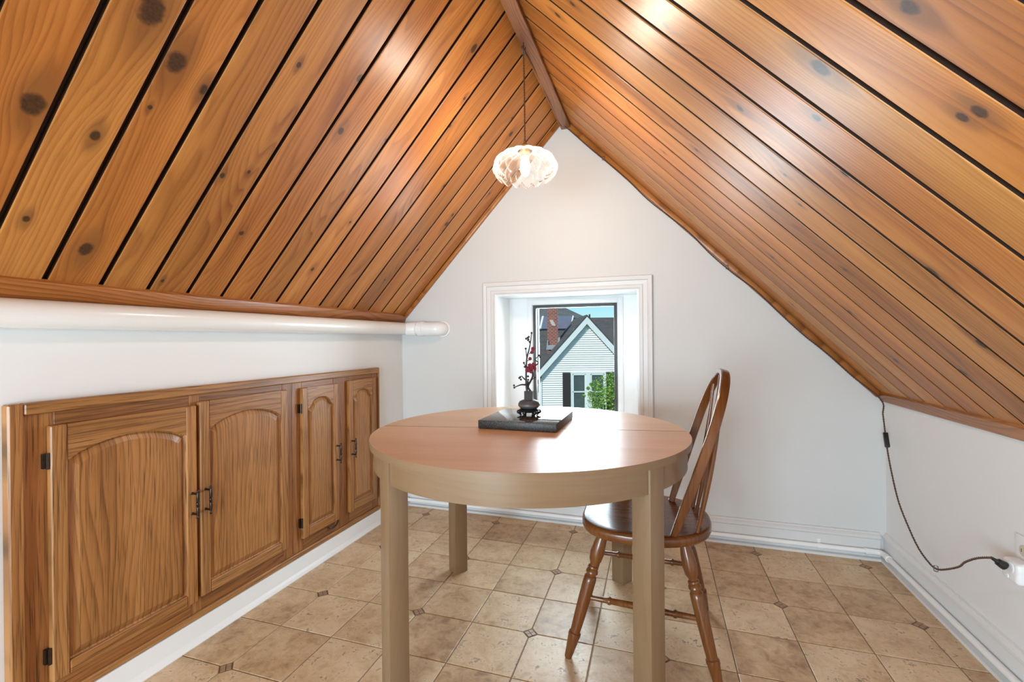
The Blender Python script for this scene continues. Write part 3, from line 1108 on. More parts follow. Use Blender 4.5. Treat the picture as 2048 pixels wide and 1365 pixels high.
def build_floor_pipe():
    root = thing('heating_pipe', 'thin white heating pipe clipped along the gable and right baseboards', 'pipe', (XR - 0.03, YB - 0.03, 0.045))
    o = root.location

    def L(p):
        return Vector(p) - o
    r = 0.0115
    yb, xr, z = YB - 0.0285, XR - 0.0285, 0.044
    tube('pipe', [L((-1.580, yb, z - .004)), L((-0.5, yb, z - .002)), L((xr - 0.055, yb, z))], r, M['pipe'], root, 14)
    el = [L((xr - 0.06, yb, z)), L((xr - 0.03, yb, z)), L((xr - 0.012, yb - 0.004, z)), L((xr - 0.003, yb - 0.014, z)), L((xr, yb - 0.03, z)), L((xr, yb - 0.06, z))]
    tube('elbow', smooth_path(el, 4), 0.0135, M['pipe'], root, 14)
    lathe('fitting', [(0, .0155), (1, .0155)], L((xr - 0.070, yb, z)), L((xr - 0.058, yb, z)), M['pipe'], root, 14)
    lathe('fitting', [(0, .0155), (1, .0155)], L((xr, yb - 0.058, z)), L((xr, yb - 0.070, z)), M['pipe'], root, 14)
    tube('pipe', [L((xr, yb - 0.055, z)), L((xr, 0.5, z)), L((xr, YF + 0.02, z))], r, M['pipe'], root, 14)
    for x in (0.735, -0.315, -1.2):
        bm = bmesh.new()
        add_lathe(bm, [(0, .0135), (1, .0135)], L((x - .012, yb, z - .001)), L((x + .012, yb, z - .001)), 14)
        add_box(bm, L((x - .007, YB - .019, z)), L((x + .007, YB - .0135, z + .032)))
        finish('clip', bm, M['pipe'], root, smooth=True, auto=40)


build_floor_pipe()


# ------------------------------------------------------------------ round dining table
def build_table():
    R, H, T = 0.567, 0.740, 0.022
    root = thing('dining_table', 'round pale birch dining table with a seam across its top', 'table', (-0.471, 1.627, 0.0), math.radians(10.3))

    def half(sgn):
        bm = bmesh.new()
        N = 64
        a0 = 0 if sgn > 0 else PI
        g = 0.0008 * sgn
        pts = [(R * math.cos(a0 + PI * k / N), R * math.sin(a0 + PI * k / N) + g) for k in range(N + 1)]
        add_prism(bm, pts, 'z', H - T, H)
        ed = [e for e in bm.edges if abs(e.verts[0].co.z - e.verts[1].co.z) < 1e-6]
        bmesh.ops.bevel(bm, geom=ed, offset=0.0015, segments=2, affect='EDGES')
        o = finish('tabletop_half', bm, M['birch_top'], root, smooth=True, auto=35)
        o.data.materials.append(M['birch_apron_shaded'])      # rim takes the darkened apron copy, shade put into its colour
        for pg in o.data.polygons:
            if abs(pg.normal.z) < 0.5:
                pg.material_index = 1
    half(1)
    half(-1)
    ro, ri, zt, zb = 0.553, 0.533, H - T - 0.0005, H - T - 0.072
    lw = 0.063
    half_a = math.asin(lw / 2 / 0.545) + 0.002
    for q in range(4):
        a0 = PI / 4 + q * PI / 2 + half_a
        a1 = PI / 4 + (q + 1) * PI / 2 - half_a
        N = 28
        bm = bmesh.new()
        rings = []
        for k in range(N + 1):
            a = a0 + (a1 - a0) * k / N
            c, s = math.cos(a), math.sin(a)
            rings.append([bm.verts.new((r * c, r * s, z)) for r, z in ((ri, zb), (ro, zb), (ro, zt), (ri, zt))])
        for A, B in zip(rings, rings[1:]):
            for k in range(4):
                bm.faces.new((A[k], A[(k + 1) % 4], B[(k + 1) % 4], B[k]))
        bm.faces.new(rings[0])
        bm.faces.new(rings[-1][::-1])
        finish('apron', bm, M['birch_apron_shaded'], root, smooth=True, auto=35)
    for q in range(4):
        a = PI / 4 + q * PI / 2
        bm = bmesh.new()
        add_box(bm, (0.496, -lw / 2, 0.0), (0.558, lw / 2, H - T - 0.0005))
        bevel_all(bm, 0.002, 2)
        bmesh.ops.rotate(bm, verts=bm.verts[:], cent=(0, 0, 0), matrix=Matrix.Rotation(a, 3, 'Z'))
        finish('leg', bm, M['birch_leg_shaded'], root, smooth=True, auto=40)


build_table()


# ------------------------------------------------------------------ windsor chair
def build_chair():
    root = thing('windsor_chair', 'dark stained hoop-back wooden chair tucked under the round table', 'chair', (-0.060, 1.688, 0.0))
    # seat: front is -x
    SH, ST = 0.452, 0.036
    bm = bmesh.new()
    N = 56

    def outline(k, s=1.0):
        a = 2 * PI * k / N
        c, q = math.cos(a), math.sin(a)
        if c >= 0:      # rear
            e, ax, ay = 2.3, 0.219, 0.216
        else:
            e, ax, ay = 3.0, 0.213, 0.216
        x = ax * math.copysign(abs(c) ** (2 / e), c)
        y = ay * math.copysign(abs(q) ** (2 / e), q)
        y *= 1.0 - 0.05 * max(0, x / 0.2)
        return x * s, y * s
    spec = [(0.95, SH - ST), (0.985, SH - ST + 0.004), (1.0, SH - ST + 0.012), (1.0, SH - 0.010), (0.985, SH - 0.002), (0.94, SH), (0.80, SH - 0.003), (0.5, SH - 0.008), (0.2, SH - 0.009)]
    rings = [[bm.verts.new((*outline(k, s), z)) for k in range(N)] for s, z in spec]
    for A, B in zip(rings, rings[1:]):
        for k in range(N):
            bm.faces.new((A[k], A[(k + 1) % N], B[(k + 1) % N], B[k]))
    bm.faces.new(rings[0][::-1])
    bm.faces.new(rings[-1])
    finish('seat', bm, M['chair_x'], root, smooth=True, auto=60)
    prof = [(0, .013), (.03, .0155), (.10, .0205), (.17, .0235), (.23, .0205), (.262, .0135), (.272, .0135), (.280, .0175), (.292, .018), (.300, .0155), (.312, .0195), (.328, .0205), (.340, .017),
            (.350, .016), (.362, .0205), (.40, .0215), (.55, .0205), (.70, .0185), (.795, .0165), (.803, .0205), (.822, .021), (.835, .0195), (.92, .0155), (.99, .0125), (1, .011)]
    legs = {}
    for nm, top, foot in (('fn', (-0.130, -0.130), (-0.245, -0.182)), ('ff', (-0.130, 0.130), (-0.245, 0.225)),
                          ('rn', (0.125, -0.130), (0.222, -0.188)), ('rf', (0.125, 0.130), (0.220, 0.248))):
        p0, p1 = Vector((*top, SH - ST + 0.004)), Vector((*foot, 0.001))
        legs[nm] = (p0, p1)
        lathe('leg', prof, p0, p1, M['chair_z'], root, 18)

    def at(nm, t):
        a, b = legs[nm]
        return a + (b - a) * t
    sp = [(0, .008), (.15, .009), (.20, .0095), (.212, .0125), (.228, .0125), (.24, .0095), (.5, .0115), (.76, .0095), (.772, .0125), (.788, .0125), (.80, .0095), (.85, .009), (1, .008)]
    mids = []
    for a, b in (('fn', 'rn'), ('ff', 'rf')):
        A, B = at(a, 0.52), at(b, 0.54)
        lathe('stretcher', sp, A, B, M['chair_z'], root, 12)
        mids.append(A + (B - A) * 0.46)
    cp = [(0, .008), (.10, .0095), (.13, .0125), (.15, .0105), (.30, .0135), (.40, .0145), (.42, .0125), (.44, .0155), (.46, .0125), (.48, .0155), (.50, .0125), (.52, .0155), (.54, .0125),
          (.56, .0155), (.58, .0125), (.60, .0145), (.70, .0135), (.85, .0105), (.87, .0125), (.90, .0095), (1, .008)]
    lathe('stretcher', cp, mids[0], mids[1], M['chair_z'], root, 14)
    # hoop back: plane leaning back
    base_x, lean = 0.093, math.radians(18.2)
    ux, uz = math.sin(lean), math.cos(lean)
    nx, nz = math.cos(lean), -math.sin(lean)
    yc = -0.012

    def P(w, v, n=0.0):
        return Vector((base_x + v * ux + n * nx, yc + w, SH - 0.004 + v * uz + n * nz))
    path = []
    for k in range(9):
        t = k / 9
        path.append((-(0.163 + 0.048 * math.sin(t * PI / 2)), 0.33 * t))
    for k in range(25):
        a = PI - PI * k / 24
        path.append((0.211 * math.cos(a), 0.33 + 0.205 * math.sin(a)))
    for k in range(9):
        t = 1 - (k + 1) / 9
        path.append(((0.163 + 0.048 * math.sin(t * PI / 2)), 0.33 * t))
    bm = bmesh.new()
    rings = []
    n = len(path)
    for i, (w, v) in enumerate(path):
        w0, v0 = path[max(i - 1, 0)]
        w1, v1 = path[min(i + 1, n - 1)]
        tw, tv = w1 - w0, v1 - v0
        ln = math.hypot(tw, tv)
        ow, ov = -tv / ln, tw / ln         # outward in plane
        end = min(i, n - 1 - i)
        hn = 0.0140 if end > 3 else 0.010 + 0.0013 * end
        hw = 0.0090
        r = 0.003
        ring = []
        for a, b in ((-hw, -hn + r), (-hw + r, -hn), (hw - r, -hn), (hw, -hn + r), (hw, hn - r), (hw - r, hn), (-hw + r, hn), (-hw, hn - r)):
            ring.append(bm.verts.new(P(w + ow * a, v + ov * a, b)))
        rings.append(ring)
    for A, B in zip(rings, rings[1:]):
        for k in range(8):
            bm.faces.new((A[k], A[(k + 1) % 8], B[(k + 1) % 8], B[k]))
    bm.faces.new(rings[0][::-1])
    bm.faces.new(rings[-1])
    finish('hoop', bm, M['chair_z'], root, smooth=True, auto=40)
    for yb_, wt in ((-0.130, -0.140), (-0.078, -0.050), (0.045, 0.045), (0.104, 0.135)):
        xb = 0.176 - 0.75 * abs(yb_ + 0.01) ** 2
        vt = 0.33 + 0.205 * math.sqrt(max(0, 1 - (wt / 0.211) ** 2)) - 0.008
        a = Vector((xb, yb_, SH - 0.006))
        b = P(wt, vt)
        pts, rs = [], []
        for k in range(13):
            t = k / 12
            bow = math.sin(t * PI) * 0.006
            pts.append(a.lerp(b, t) + Vector((bow, 0, 0)))
            rs.append(0.0055 + 0.0028 * math.sin(min(1, t * 1.25) * PI))
        tube('spindle', pts, rs, M['chair_z'], root, 10)


build_chair()

# ------------------------------------------------------------------ granite slab and flower ornament on the table
SLAB_Z = 0.7405
slab = box('granite_slab', (-0.150, -0.156, 0.0), (0.150, 0.156, 0.031), M['granite'], None, 0.003, 2)
slab.data.materials.append(M['granite_side'])      # sawn, unpolished edges
for pg in slab.data.polygons:
    if pg.normal.z < 0.5:
        pg.material_index = 1
tag(slab, 'square polished dark speckled granite slab lying on the round table', 'slab').location = (-0.503, 1.731, SLAB_Z)


def build_ornament():
    zb = SLAB_Z + 0.0315
    base = Vector((-0.498, 1.730, zb))
    root = thing('blossom_ornament', 'small dark vase ornament with black branches and red blossoms on slab', 'ornament', base)
    right = Vector((_r.x, _r.y, 0)).normalized()
    back = Vector((-right.y, right.x, 0))

    def Q(px, py, dep=0.0):
        """offset from the base from a crop of the photograph (crop pixel scale 5.686)"""
        p = on_y(940 + px / 5.686, 640 + py / 5.686, base.y)
        return (p - base) + back * dep
    # carved stand with scroll feet
    bm = bmesh.new()
    add_lathe(bm, [(0, .036), (.25, .043), (.5, .038), (.8, .040), (1, .033)], (0, 0, 0.014), (0, 0, 0.027), 24)
    for k in range(6):
        a = 2 * PI * k / 6 + 0.35
        c, s = math.cos(a), math.sin(a)
        add_ball(bm, (0.041 * c, 0.041 * s, 0.0145), 0.0085, 10, 6)
        add_tube(bm, [(0.034 * c, 0.034 * s, 0.018), (0.037 * c, 0.037 * s, 0.008), (0.033 * c, 0.033 * s, 0.004), (0.034 * c, 0.034 * s, 0.0005)], [0.007, .006, .005, .004], 8)
    finish('stand', bm, M['stand'], root, smooth=True, auto=50)
    bw = lathe('vase_bowl', [(0, .028), (.12, .037), (.35, .0425), (.6, .0425), (.85, .037), (1, .024)], (0, 0, 0.0265), (0, 0, 0.061), M['vase'], root, 28)
    lathe('band', [(0, .0426), (.5, .0436), (1, .0430)], (0, 0, 0.037), (0, 0, 0.045), M['vase_band'], bw, 28)
    lathe('vase_neck', [(0, .0225), (.1, .0195), (.9, .0195), (.93, .0200), (1, .0195)], (0, 0, 0.060), (0, 0, 0.0955), M['vase'], root, 6)
    # branches traced in the ornament's own plane, with depth of their own
    br = [([(650, 815, 0), (640, 720, .004), (640, 560, .006), (650, 430, .008), (675, 330, .004), (690, 240, 0), (700, 150, -.002)], .0038, .0014),
          ([(660, 700, 0), (640, 735, -.006), (590, 735, -.012), (550, 745, -.015), (503, 765, -.018)], .0036, .0013),
          ([(690, 815, 0), (660, 760, .004), (690, 700, .010), (715, 640, .012), (710, 560, .010), (745, 525, .006), (775, 490, .003), (742, 455, 0), (760, 430, -.002), (785, 412, -.004)], .0036, .0012),
          ([(710, 560, .010), (670, 545, .004), (635, 525, -.002), (610, 495, -.006)], .0026, .0011),
          ([(640, 600, .005), (645, 460, 0), (640, 380, -.004), (633, 335, -.006)], .0022, .0011),
          ([(635, 690, .004), (605, 660, -.002), (585, 640, -.006), (560, 660, -.010)], .0022, .0010),
          ([(690, 700, .010), (720, 675, .014), (740, 660, .016)], .0018, .0009),
          ([(690, 245, 0), (660, 240, -.004), (640, 215, -.006)], .0014, .0009),
          ([(675, 390, .004), (700, 365, 0), (715, 332, -.002)], .0014, .0009),
          ([(655, 470, .004), (683, 445, 0)], .0014, .0009)]
    for pts, r0, r1 in br:
        sp = smooth_path([Q(*p) for p in pts], 5)
        n = len(sp)
        tube('branch', sp, [1.25 * (r0 + (r1 - r0) * k / (n - 1)) for k in range(n)], M['branch'], root, 7)
    for x, y, d in ((700, 150, 0), (668, 195, -.004), (637, 215, -.006), (665, 225, .003), (680, 255, 0), (657, 205, .004), (633, 328, -.006), (612, 490, -.006), (622, 535, -.004), (560, 660, -.01), (578, 678, -.01),
                    (570, 650, -.012), (500, 742, -.018), (503, 767, -.018), (782, 405, -.004), (797, 423, -.004), (740, 660, .016), (660, 645, .004), (662, 685, .004)):
        bm = bmesh.new()
        add_ball(bm, Q(x, y, d), 0.0043, 8, 6)
        finish('bud', bm, M['branch'], root, smooth=True)
    for x, y, d, s in ((715, 330, -.002, .9), (702, 370, 0, .8), (683, 443, 0, .8), (722, 515, .004, 1.1), (680, 520, 0, 1.0), (657, 566, -.002, 1.25), (737, 558, .006, .9), (695, 590, .006, .9), (703, 545, -.004, .9)):
        bm = bmesh.new()
        c = Q(x, y, d)
        s *= 1.2
        for k in range(5):
            a = 2 * PI * k / 5 + x
            add_ball(bm, c + right * (0.0040 * s * math.cos(a)) + Vector((0, 0, 0.0040 * s * math.sin(a))) - back * .002, 0.0040 * s, 8, 5)
        add_ball(bm, c, 0.0042 * s, 8, 5)
        finish('blossom', bm, M['blossom'], root, smooth=True)


build_ornament()


# ------------------------------------------------------------------ pendant lamp with its twisted cord
def build_pendant():
    c = Vector((-0.522, 1.786, 1.780))
    root = thing('pendant_lamp', 'scalloped clear glass pendant lamp on twisted brown cord hung from ridge beam', 'lamp', c)
    NL = 14

    def tier(name, prof, z_scallop, amp, phase, thick=0.003):
        """prof: list of (r, z) from top to bottom edge; scalloped outline at the lower edge"""
        bm = bmesh.new()
        NS = NL * 10
        rows = []
        m = len(prof)
        for i, (r, z) in enumerate(prof):
            u = i / (m - 1)
            row = []
            for k in range(NS):
                a = 2 * PI * k / NS
                lob = abs(math.sin(NL * a / 2 + phase))
                w = min(1.0, u * 2.2)
                rr = r + (lob ** 0.8 - 0.55) * amp * w
                zz = z - (lob ** 0.7 - 0.4) * z_scallop * max(0, (u - 0.55) / 0.45) ** 1.5
                row.append(bm.verts.new((rr * math.cos(a), rr * math.sin(a), zz)))
            rows.append(row)
        for A, B in zip(rows, rows[1:]):
            for k in range(NS):
                bm.faces.new((A[k], A[(k + 1) % NS], B[(k + 1) % NS], B[k]))
        return finish(name, bm, M['shade'], root, smooth=True)
    up = [(0.030, 0.062), (0.050, 0.061), (0.075, 0.054), (0.098, 0.042), (0.114, 0.026), (0.123, 0.010), (0.125, -0.002), (0.121, -0.010)]
    lo = [(0.110, 0.016), (0.119, 0.006), (0.124, -0.006), (0.122, -0.020), (0.115, -0.032), (0.104, -0.041), (0.093, -0.046)]
    tier('lamp_shade', up, 0.022, 0.020, 0.0)
    tier('lamp_shade', lo, 0.018, 0.020, PI / 2)
    # bulb and socket
    lathe('bulb', [(0, .004), (.08, .013), (.25, .0185), (.6, .0195), (.85, .015), (1, .012)], (0, 0, -0.040), (0, 0, 0.041), M['bulb'], root, 20)
    lathe('socket', [(0, .017), (.35, .0185), (.40, .0195), (.78, .0195), (.84, .016), (.94, .010), (1, .006)], (0, 0, 0.040), (0, 0, 0.096), M['brass'], root, 20)
    lathe('cord_grip', [(0, .005), (.6, .0045), (1, .003)], (0, 0, 0.098), (0, 0, 0.115), M['cord'], root, 10)
    # course of the cord in the room: up to the beam, along it, down the rake, to the plug
    hook = Vector((-0.528, 1.800, 2.288))
    pts = [c + Vector((0, 0, 0.110)), c + Vector((0, 0, 0.30)), hook + Vector((0, -0.004, -0.03)), hook + Vector((-0.012, 0.02, 0.0))]
    for y, dz in ((1.95, -0.004), (2.1, 0.0), (2.25, -0.002), (2.42, 0.0), (2.56, -0.002)):
        pts.append(Vector((-0.535, y, 2.300 + dz)))
    pts.append(Vector((-0.505, 2.588, 2.290)))
    for k in range(1, 14):
        x = -0.48 + (0.985 + 0.48) * k / 14
        sag = 0.010 * math.sin(k * 1.9) * math.sin(k * PI / 14)
        pts.append(Vector((x, 2.590, zr(x) - 0.046 - sag)))
    down = [(1762, 800, 0.985), (1766, 830, 0.978), (1770, 862, 0.972), (1774, 895, 0.968), (1782, 940, 0.962), (1796, 1000, 0.956), (1815, 1050, 0.950), (1836, 1095, 0.945), (1858, 1126, 0.940), (1874, 1139, 0.937),
            (1895, 1139, 0.935), (1918, 1134, 0.935), (1930, 1125, 0.930), (1955, 1117, 0.926), (1984, 1116, 0.922)]
    for x, y, X in down:
        pts.append(on_x(x, y, X))
    path = smooth_path([p - c for p in pts], 10)
    # resample evenly, then lay two strands round the centre line
    step = 0.0045
    even = [path[0]]
    acc = 0.0
    for a, b in zip(path, path[1:]):
        ln = (b - a).length
        while acc + ln >= step:
            a = a.lerp(b, (step - acc) / ln)
            even.append(a)
            ln = (b - a).length
            acc = 0.0
        acc += ln
    bm = bmesh.new()
    for ph in (0, PI):
        st = []
        ref = Vector((1, 0, 0))
        for i, p in enumerate(even):
            t = (even[min(i + 1, len(even) - 1)] - even[max(i - 1, 0)]).normalized()
            ref = (ref - t * ref.dot(t)).normalized()
            b = t.cross(ref)
            an = ph + i * 2 * PI / 5.0
            st.append(p + (ref * math.cos(an) + b * math.sin(an)) * 0.0019)
        add_tube(bm, st, 0.0020, 5)
    finish('cord', bm, M['cord'], root, smooth=True)
    # metal hook and clear clips
    h = hook - c
    tube('ceiling_hook', smooth_path([h + Vector((0, 0, 0.012)), h + Vector((0, 0, -0.012)), h + Vector((0.006, 0, -0.022)), h + Vector((0.008, 0, -0.012))], 5), 0.0016, M['black'], root, 8)
    for p in (hook + Vector((0, -0.003, -0.032)), Vector((-0.534, 2.18, 2.303)), Vector((0.33, 2.592, zr(0.33) - 0.045)), Vector((-0.30, 2.592, zr(-0.30) - 0.040)), on_x(1872, 1138, 0.939)):
        bm = bmesh.new()
        add_lathe(bm, [(0, .004), (.1, .007), (.9, .007), (1, .004)], p - c + Vector((0, 0, -0.011)), p - c + Vector((0, 0, 0.011)), 10)
        finish('cord_clip', bm, M['clear'], root, smooth=True)
    # inline rocker switch
    a, b = on_x(1770.5, 866, 0.972) - c, on_x(1775, 895, 0.968) - c
    d = (b - a).normalized()
    bm = bmesh.new()
    add_box(bm, (-0.009, -0.0075, 0), (0.009, 0.0075, (b - a).length))
    add_box(bm, (-0.005, -0.0105, 0.022), (0.005, -0.006, (b - a).length - 0.022))
    bevel_all(bm, 0.002, 2)
    s = finish('switch', bm, M['black'], root, smooth=True, auto=50)
    s.matrix_local = Matrix.Translation(a) @ d.to_track_quat('Z', 'Y').to_matrix().to_4x4()
    # plug
    a = on_x(1982, 1116, 0.922) - c
    b = PLUG_AT - c
    lathe('plug', [(0, .004), (.35, .0055), (.45, .0065), (.5, .010), (.9, .0125), (1, .0125)], a, b, M['black'], root, 14)


PLUG_AT = Vector((0.9540, 1.714, 0.394))


# ------------------------------------------------------------------ wall outlet with adapter
def build_outlet():
    o = thing('wall_outlet', 'white outlet plate with cream sockets on right knee wall', 'outlet', (XR, 1.742, 0.407))
    box('plate', (-0.006, -0.036, -0.060), (-0.0005, 0.036, 0.068), M['plastic'], o, 0.002, 2)
    for dz in (-0.020, 0.026):
        s = lathe('socket', [(0, .0165), (1, .0165)], (-0.004, 0, dz), (-0.008, 0, dz), M['cream'], o, 20)
        for dy in (-.006, .006):
            box('slot', (-0.0085, dy - .001, dz - .005), (-0.0078, dy + .001, dz + .005), M['slot'], s)
    a = thing('plug_adapter', 'chunky white rounded plug adapter in the wall outlet, black plug in its front', 'adapter', (XR - 0.0085, 1.718, 0.381))
    bm = bmesh.new()
    add_box(bm, (-0.046, -0.034, -0.031), (-0.0005, 0.034, 0.031))
    bevel_all(bm, 0.011, 4)
    finish('body', bm, M['plastic'], a, smooth=True, auto=60)
    lathe('socket_face', [(0, .017), (.8, .017), (1, .0145)], (-0.0455, -0.004, 0.012), (-0.0485, -0.004, 0.012), M['plastic'], a, 20)
    lathe('button', [(0, .007), (1, .0055)], (-0.0455, 0.006, -0.018), (-0.048, 0.006, -0.018), M['plastic'], a, 16)


build_outlet()
build_pendant()

# a bit of dark cable hanging out under a cabinet door
tag(tube('cable_loop', smooth_path([on_x(656, 1056, -1.598), on_x(664, 1057, -1.590), on_x(673, 1050, -1.586), on_x(677, 1040, -1.590), on_x(677.5, 1036, -1.598)], 5), 0.004, M['black'], None, 8),
    'short dark cable loop hanging out under a narrow cabinet door', 'cable')


# ------------------------------------------------------------------ outside: neighbour's house, roofs, tree
def build_outside():
    D = 22.0
    fwd = Vector((_f.x, _f.y, 0)).normalized()
    rgt = Vector((fwd.y, -fwd.x, 0))
    GZ = -6.0

    def loc(px, py, dep):      # local x, z at a depth straight ahead
        d = ray(px, py)
        t = dep / d.dot(fwd)
        p = CAM + d * t
        return (p - CAM).dot(rgt), p.z
    house = thing('neighbour_house', 'white clapboard neighbour house with steep gable and dark shutters', 'house', (fwd.x * D, fwd.y * D, GZ), YAW)

    def X(px, dep=D):
        return loc(px, 683, dep)[0]

    def Z(py, dep=D):
        return loc(1150, py, dep)[1] - GZ
    pk = (X(1173.3), Z(633.8))
    slope = 105.0 / 94.0
    half = 2.75
    ev = pk[1] - half * slope
    wl_, wr_ = pk[0] - half + 0.45, pk[0] + half - 0.45
    # body
    bm = bmesh.new()
    add_prism(bm, [(wl_, 0), (wr_, 0), (wr_, ev), (pk[0], pk[1] - 0.3), (wl_, ev)], 'y', 0.06, 9.0)
    finish('wall', bm, M['outside_wall'], house)
    # lapped siding boards, clipped to the gable
    ex = 0.105
    z = Z(815) - 0.6
    bm = bmesh.new()
    while z < pk[1] - 0.35:
        lo = wl_ + 0.10
        hi = wr_ - 0.10
        lim = (pk[1] - 0.36 - z - ex * 0.5) / slope
        a, b = max(lo, pk[0] - lim), min(hi, pk[0] + lim)
        if b - a > 0.05:
            v = [bm.verts.new(p) for p in ((a, 0.0, z), (b, 0.0, z), (b, 0.045, z + ex), (a, 0.045, z + ex), (a, 0.06, z), (b, 0.06, z))]
            bm.faces.new((v[0], v[1], v[2], v[3]))
            bm.faces.new((v[4], v[5], v[1], v[0]))
        z += ex
    sd = finish('siding', bm, M['outside_wall'], house)
    sd['kind'] = 'stuff'
    box('corner_board', (wl_ - 0.02, -0.02, 0), (wl_ + 0.11, 0.06, ev + 0.1), M['outside_trim'], house)
    # rake boards and gable roof
    for s in (-1, 1):
        bm = bmesh.new()
        o0 = 0.0
        pts = [(pk[0], pk[1]), (pk[0] + s * half, pk[1] - half * slope), (pk[0] + s * half, pk[1] - half * slope - 0.36), (pk[0], pk[1] - 0.36)]
        add_prism(bm, pts, 'y', -0.16, -0.02)
        finish('rake_board', bm, M['outside_trim'], house)
        bm = bmesh.new()
        pts = [(pk[0], pk[1] + 0.02), (pk[0] + s * half, pk[1] - half * slope + 0.02), (pk[0] + s * half, pk[1] - half * slope + 0.09), (pk[0], pk[1] + 0.09)]
        add_prism(bm, pts, 'y', -0.18, 5.2)
        finish('gable_roof', bm, M['shingle'], house)
    # windows with shutters
    zt = Z(748)
    zb = Z(748) - 1.75
    hb = (X(1140.6), X(1211.0))
    box('window_trim', (hb[0], -0.05, zt), (hb[1], 0.05, zt + 0.10), M['outside_trim'], house)
    for xa, xb in ((1143.7, 1171.2), (1180.0, 1208.5)):
        a, b = X(xa), X(xb)
        bm = bmesh.new()
        fw = 0.07
        for lo, hi in (((a, zb), (a + fw, zt)), ((b - fw, zb), (b, zt)), ((a, zt - fw), (b, zt)), ((a, zb), (b, zb + fw)), ((a, (zt + zb) / 2 - .03), (b, (zt + zb) / 2 + .03))):
            add_box(bm, (lo[0], -0.04, lo[1]), (hi[0], 0.05, hi[1]))
        w = finish('window', bm, M['outside_trim'], house)
        box('pane', (a + fw, -0.01, zb + fw), (b - fw, 0.03, zt - fw), M['dark_glass'], w)
    box('mullion', (X(1171.2), -0.05, zb), (X(1180.0), 0.05, zt), M['outside_trim'], house)
    for xa, xb in ((1140.6, 1143.7), (1208.5, 1211.5)):
        box('window_trim', (X(xa), -0.05, zb), (X(xb), 0.05, zt), M['outside_trim'], house)
    for xa, xb in ((1124.5, 1139.8), (1212.0, 1227.5)):
        sh_ = box('shutter', (X(xa), -0.07, zb), (X(xb), 0.01, zt + 0.05), M['shutter'], house)
        k = 0
        zz = zb + 0.08
        while zz < zt - 0.04:
            k += 1
            zz += 0.05
    # main roof behind
    zr_ = Z(636, 27)
    e_d, e_z = 22.6, Z(768, 22.6)
    bm = bmesh.new()
    x0, x1 = -7.0, 12.0
    v = [bm.verts.new(p) for p in ((x0, e_d - D, e_z), (x1, e_d - D, e_z), (x1, 5.0, zr_), (x0, 5.0, zr_), (x0, 9.4, e_z), (x1, 9.4, e_z))]
    bm.faces.new(v[:4])
    bm.faces.new((v[3], v[2], v[5], v[4]))
    bm.faces.new((v[0], v[3], v[4]))
    bm.faces.new((v[1], v[5], v[2]))
    bm.faces.new((v[0], v[4], v[5], v[1]))
    finish('main_roof', bm, M['shingle'], house)
    bm = bmesh.new()
    add_box(bm, (x0 + 0.4, 1.0, 0), (x1 - 0.4, 9.0, e_z))
    finish('wall', bm, M['outside_wall'], house)
    lathe('vent_pipe', [(0, .05), (1, .05)], (X(1179.5, 27), 5.0, zr_ - 0.1), (X(1179.5, 27), 5.0, zr_ + 0.20), M['shutter'], house, 8)

    def roof_y(z):       # depth offset of main roof surface at height z
        return (e_d - D) + (z - e_z) / (zr_ - e_z) * (5.0 - (e_d - D))

    def on_roof(px, py):
        p0 = CAM + fwd * e_d
        up = Vector((0, 0, 1)) * (zr_ - e_z) + fwd * (5.0 - (e_d - D))
        nn = rgt.cross(up).normalized()
        q0 = CAM + fwd * e_d
        q0.z = e_z + GZ
        p = on_plane(px, py, q0, nn)
        d = p - Vector((fwd.x * D, fwd.y * D, GZ))
        return Vector((d.dot(rgt), d.dot(fwd), d.z)), nn
    # solar panel lying on the roof
    for quad in (((1086.5, 636.8), (1146, 636), (1141.5, 661), (1081, 661.5)), ((1066, 637.2), (1085.0, 637), (1079.6, 661.8), (1060, 662))):
        P = [on_roof(*q)[0] for q in quad]
        nl = (P[1] - P[0]).cross(P[2] - P[1]).normalized()
        if nl.y > 0:
            nl = -nl
        bm = bmesh.new()
        A = [bm.verts.new(p + nl * 0.03) for p in P]
        B = [bm.verts.new(p + nl * 0.13) for p in P]
        bm.faces.new(A)
        bm.faces.new(B[::-1])
        for i in range(4):
            bm.faces.new((A[i], B[i], B[(i + 1) % 4], A[(i + 1) % 4]))
        sp = finish('solar_panel', bm, M['solar'], house)
        for a_, b_ in ((P[1], P[2]), (P[0], P[3])):
            tube('panel_frame', [a_ + nl * 0.12, b_ + nl * 0.12], 0.05, M['outside_trim'], sp, 6)
    # chimney
    dc = 23.8
    cx0, cx1 = X(1096.2, dc), X(1115.8, dc)
    zb_, zt_ = Z(700, dc), Z(600, dc)
    box('chimney', (cx0, dc - D, zb_ - 0.4), (cx1, dc - D + 0.55, zt_), M['brick'], house)
    bm = bmesh.new()
    add_prism(bm, [(cx0 - 0.10, zb_ + 0.02), (cx1 + 0.05, zb_ + 0.02), (cx1 + 0.12, zb_ + 0.66), (cx1 + 0.02, zb_ + 0.66), (cx1 - 0.02, zb_ + 0.25), (cx0, zb_ + 0.25), (cx0, zb_ + 0.52), (cx0 - 0.04, zb_ + 0.52)], 'y', dc - D - 0.06, dc - D + 0.02)
    finish('flashing', bm, M['flashing'], house)
    bm = bmesh.new()
    cxm, czm = (cx0 + cx1) / 2, Z(646, dc)
    add_prism(bm, [(cxm - .18, czm + .15), (cxm - .02, czm + .17), (cxm + .12, czm - .06), (cxm + .13, czm - .17), (cxm - .04, czm - .14), (cxm - .12, czm + .02)], 'y', dc - D - 0.03, dc - D + 0.02)
    finish('mortar_patch', bm, M['mortar_patch'], house)

    # farther grey roof
    D2 = 38.0
    far = thing('far_house', 'grey roofed house seen beyond the chimney', 'house', (fwd.x * D2, fwd.y * D2, GZ), YAW)

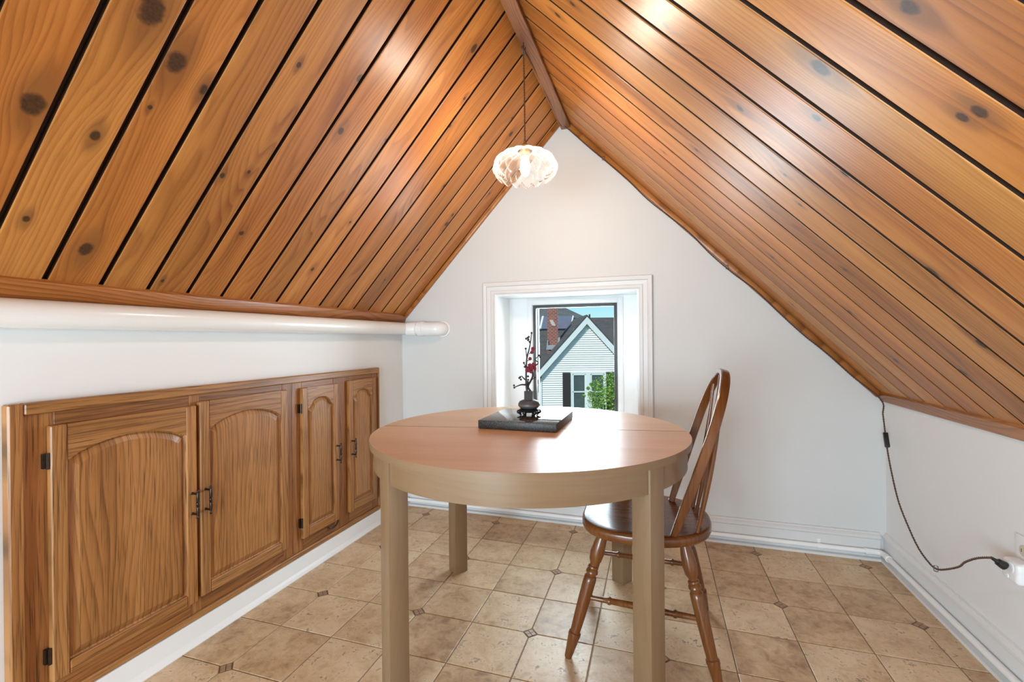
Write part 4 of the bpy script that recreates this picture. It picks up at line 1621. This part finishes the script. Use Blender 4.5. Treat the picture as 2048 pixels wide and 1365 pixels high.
    def X2(px):
        return loc(px, 683, D2)[0]

    def Z2(py):
        return loc(1150, py, D2)[1] - GZ
    bm = bmesh.new()
    tx, tz = X2(1098), Z2(600)
    sl = 20.0 / 42.0
    hw = 7.0
    add_prism(bm, [(tx, tz), (tx + hw, tz - hw * sl), (tx - hw, tz - hw * sl)], 'y', 0, 8)
    finish('roof', bm, M['shingle_far'], far)
    bm = bmesh.new()
    add_box(bm, (tx - hw + .4, .2, 0), (tx + hw - .4, 7.8, tz - hw * sl))
    finish('wall', bm, M['outside_wall'], far)

    # leafy tree in front of the house
    Dt = 13.0
    bx, bz = loc(1212, 800, Dt)
    tr = thing('leafy_tree', 'bright green leafy tree in front of the white house', 'tree', CAM + fwd * Dt + rgt * bx - Vector((0, 0, CAM.z - GZ)))
    top = bz - GZ
    tube('trunk', [(0, 0, 0), (0.03, 0, top * 0.5), (0.0, 0.05, top - 0.5)], [.11, .08, .04], M['bark'], tr, 8)
    rng = random.Random(3)
    bm = bmesh.new()
    blobs = []
    for px, py, r in ((1205, 775, .34), (1222, 768, .36), (1216, 795, .42), (1196, 792, .28), (1185, 800, .16), (1228, 790, .42), (1210, 812, .5), (1192, 770, .15), (1226, 757, .20), (1232, 815, .6), (1200, 830, .5), (1183, 770, .06), (1176, 777, .05), (1180, 788, .07), (1168, 792, .05)):
        x, z_ = loc(px, py, Dt)
        blobs.append((Vector((rgt.x * (x - bx), rgt.y * (x - bx), z_ - GZ)), r))
    for cpos, r in blobs:
        for k in range(int(60 + 1500 * r * r)):
            v = Vector((rng.gauss(0, 1), rng.gauss(0, 1), rng.gauss(0, 1))).normalized() * r * rng.uniform(0.35, 1.05) ** 0.6
            p = cpos + v
            a = Vector((rng.gauss(0, 1), rng.gauss(0, 1), rng.gauss(0, .6))).normalized()
            b = a.cross(Vector((rng.gauss(0, 1), rng.gauss(0, 1), rng.gauss(0, 1)))).normalized()
            L_, W_ = rng.uniform(.05, .085), rng.uniform(.018, .03)
            q = [bm.verts.new(p + a * L_ * s + b * W_ * t) for s, t in ((-.5, 0), (0, -.5), (.5, 0), (0, .5))]
            bm.faces.new(q)
    fo = finish('foliage', bm, M['leaf'], tr)
    fo['kind'] = 'stuff'
    for cpos, r in blobs[:7]:
        tube('limb', [(0, 0.03, top - 0.9), tuple(cpos * 0.5 + Vector((0, 0, (top - 0.9) * 0.5 + .1))), tuple(cpos)], [.03, .018, .008], M['bark'], tr, 6)

    struct(box('ground', (-60, 3.4, GZ - 0.3), (60, 90, GZ), M['ground']), 'lawn far below the gable window')


build_outside()
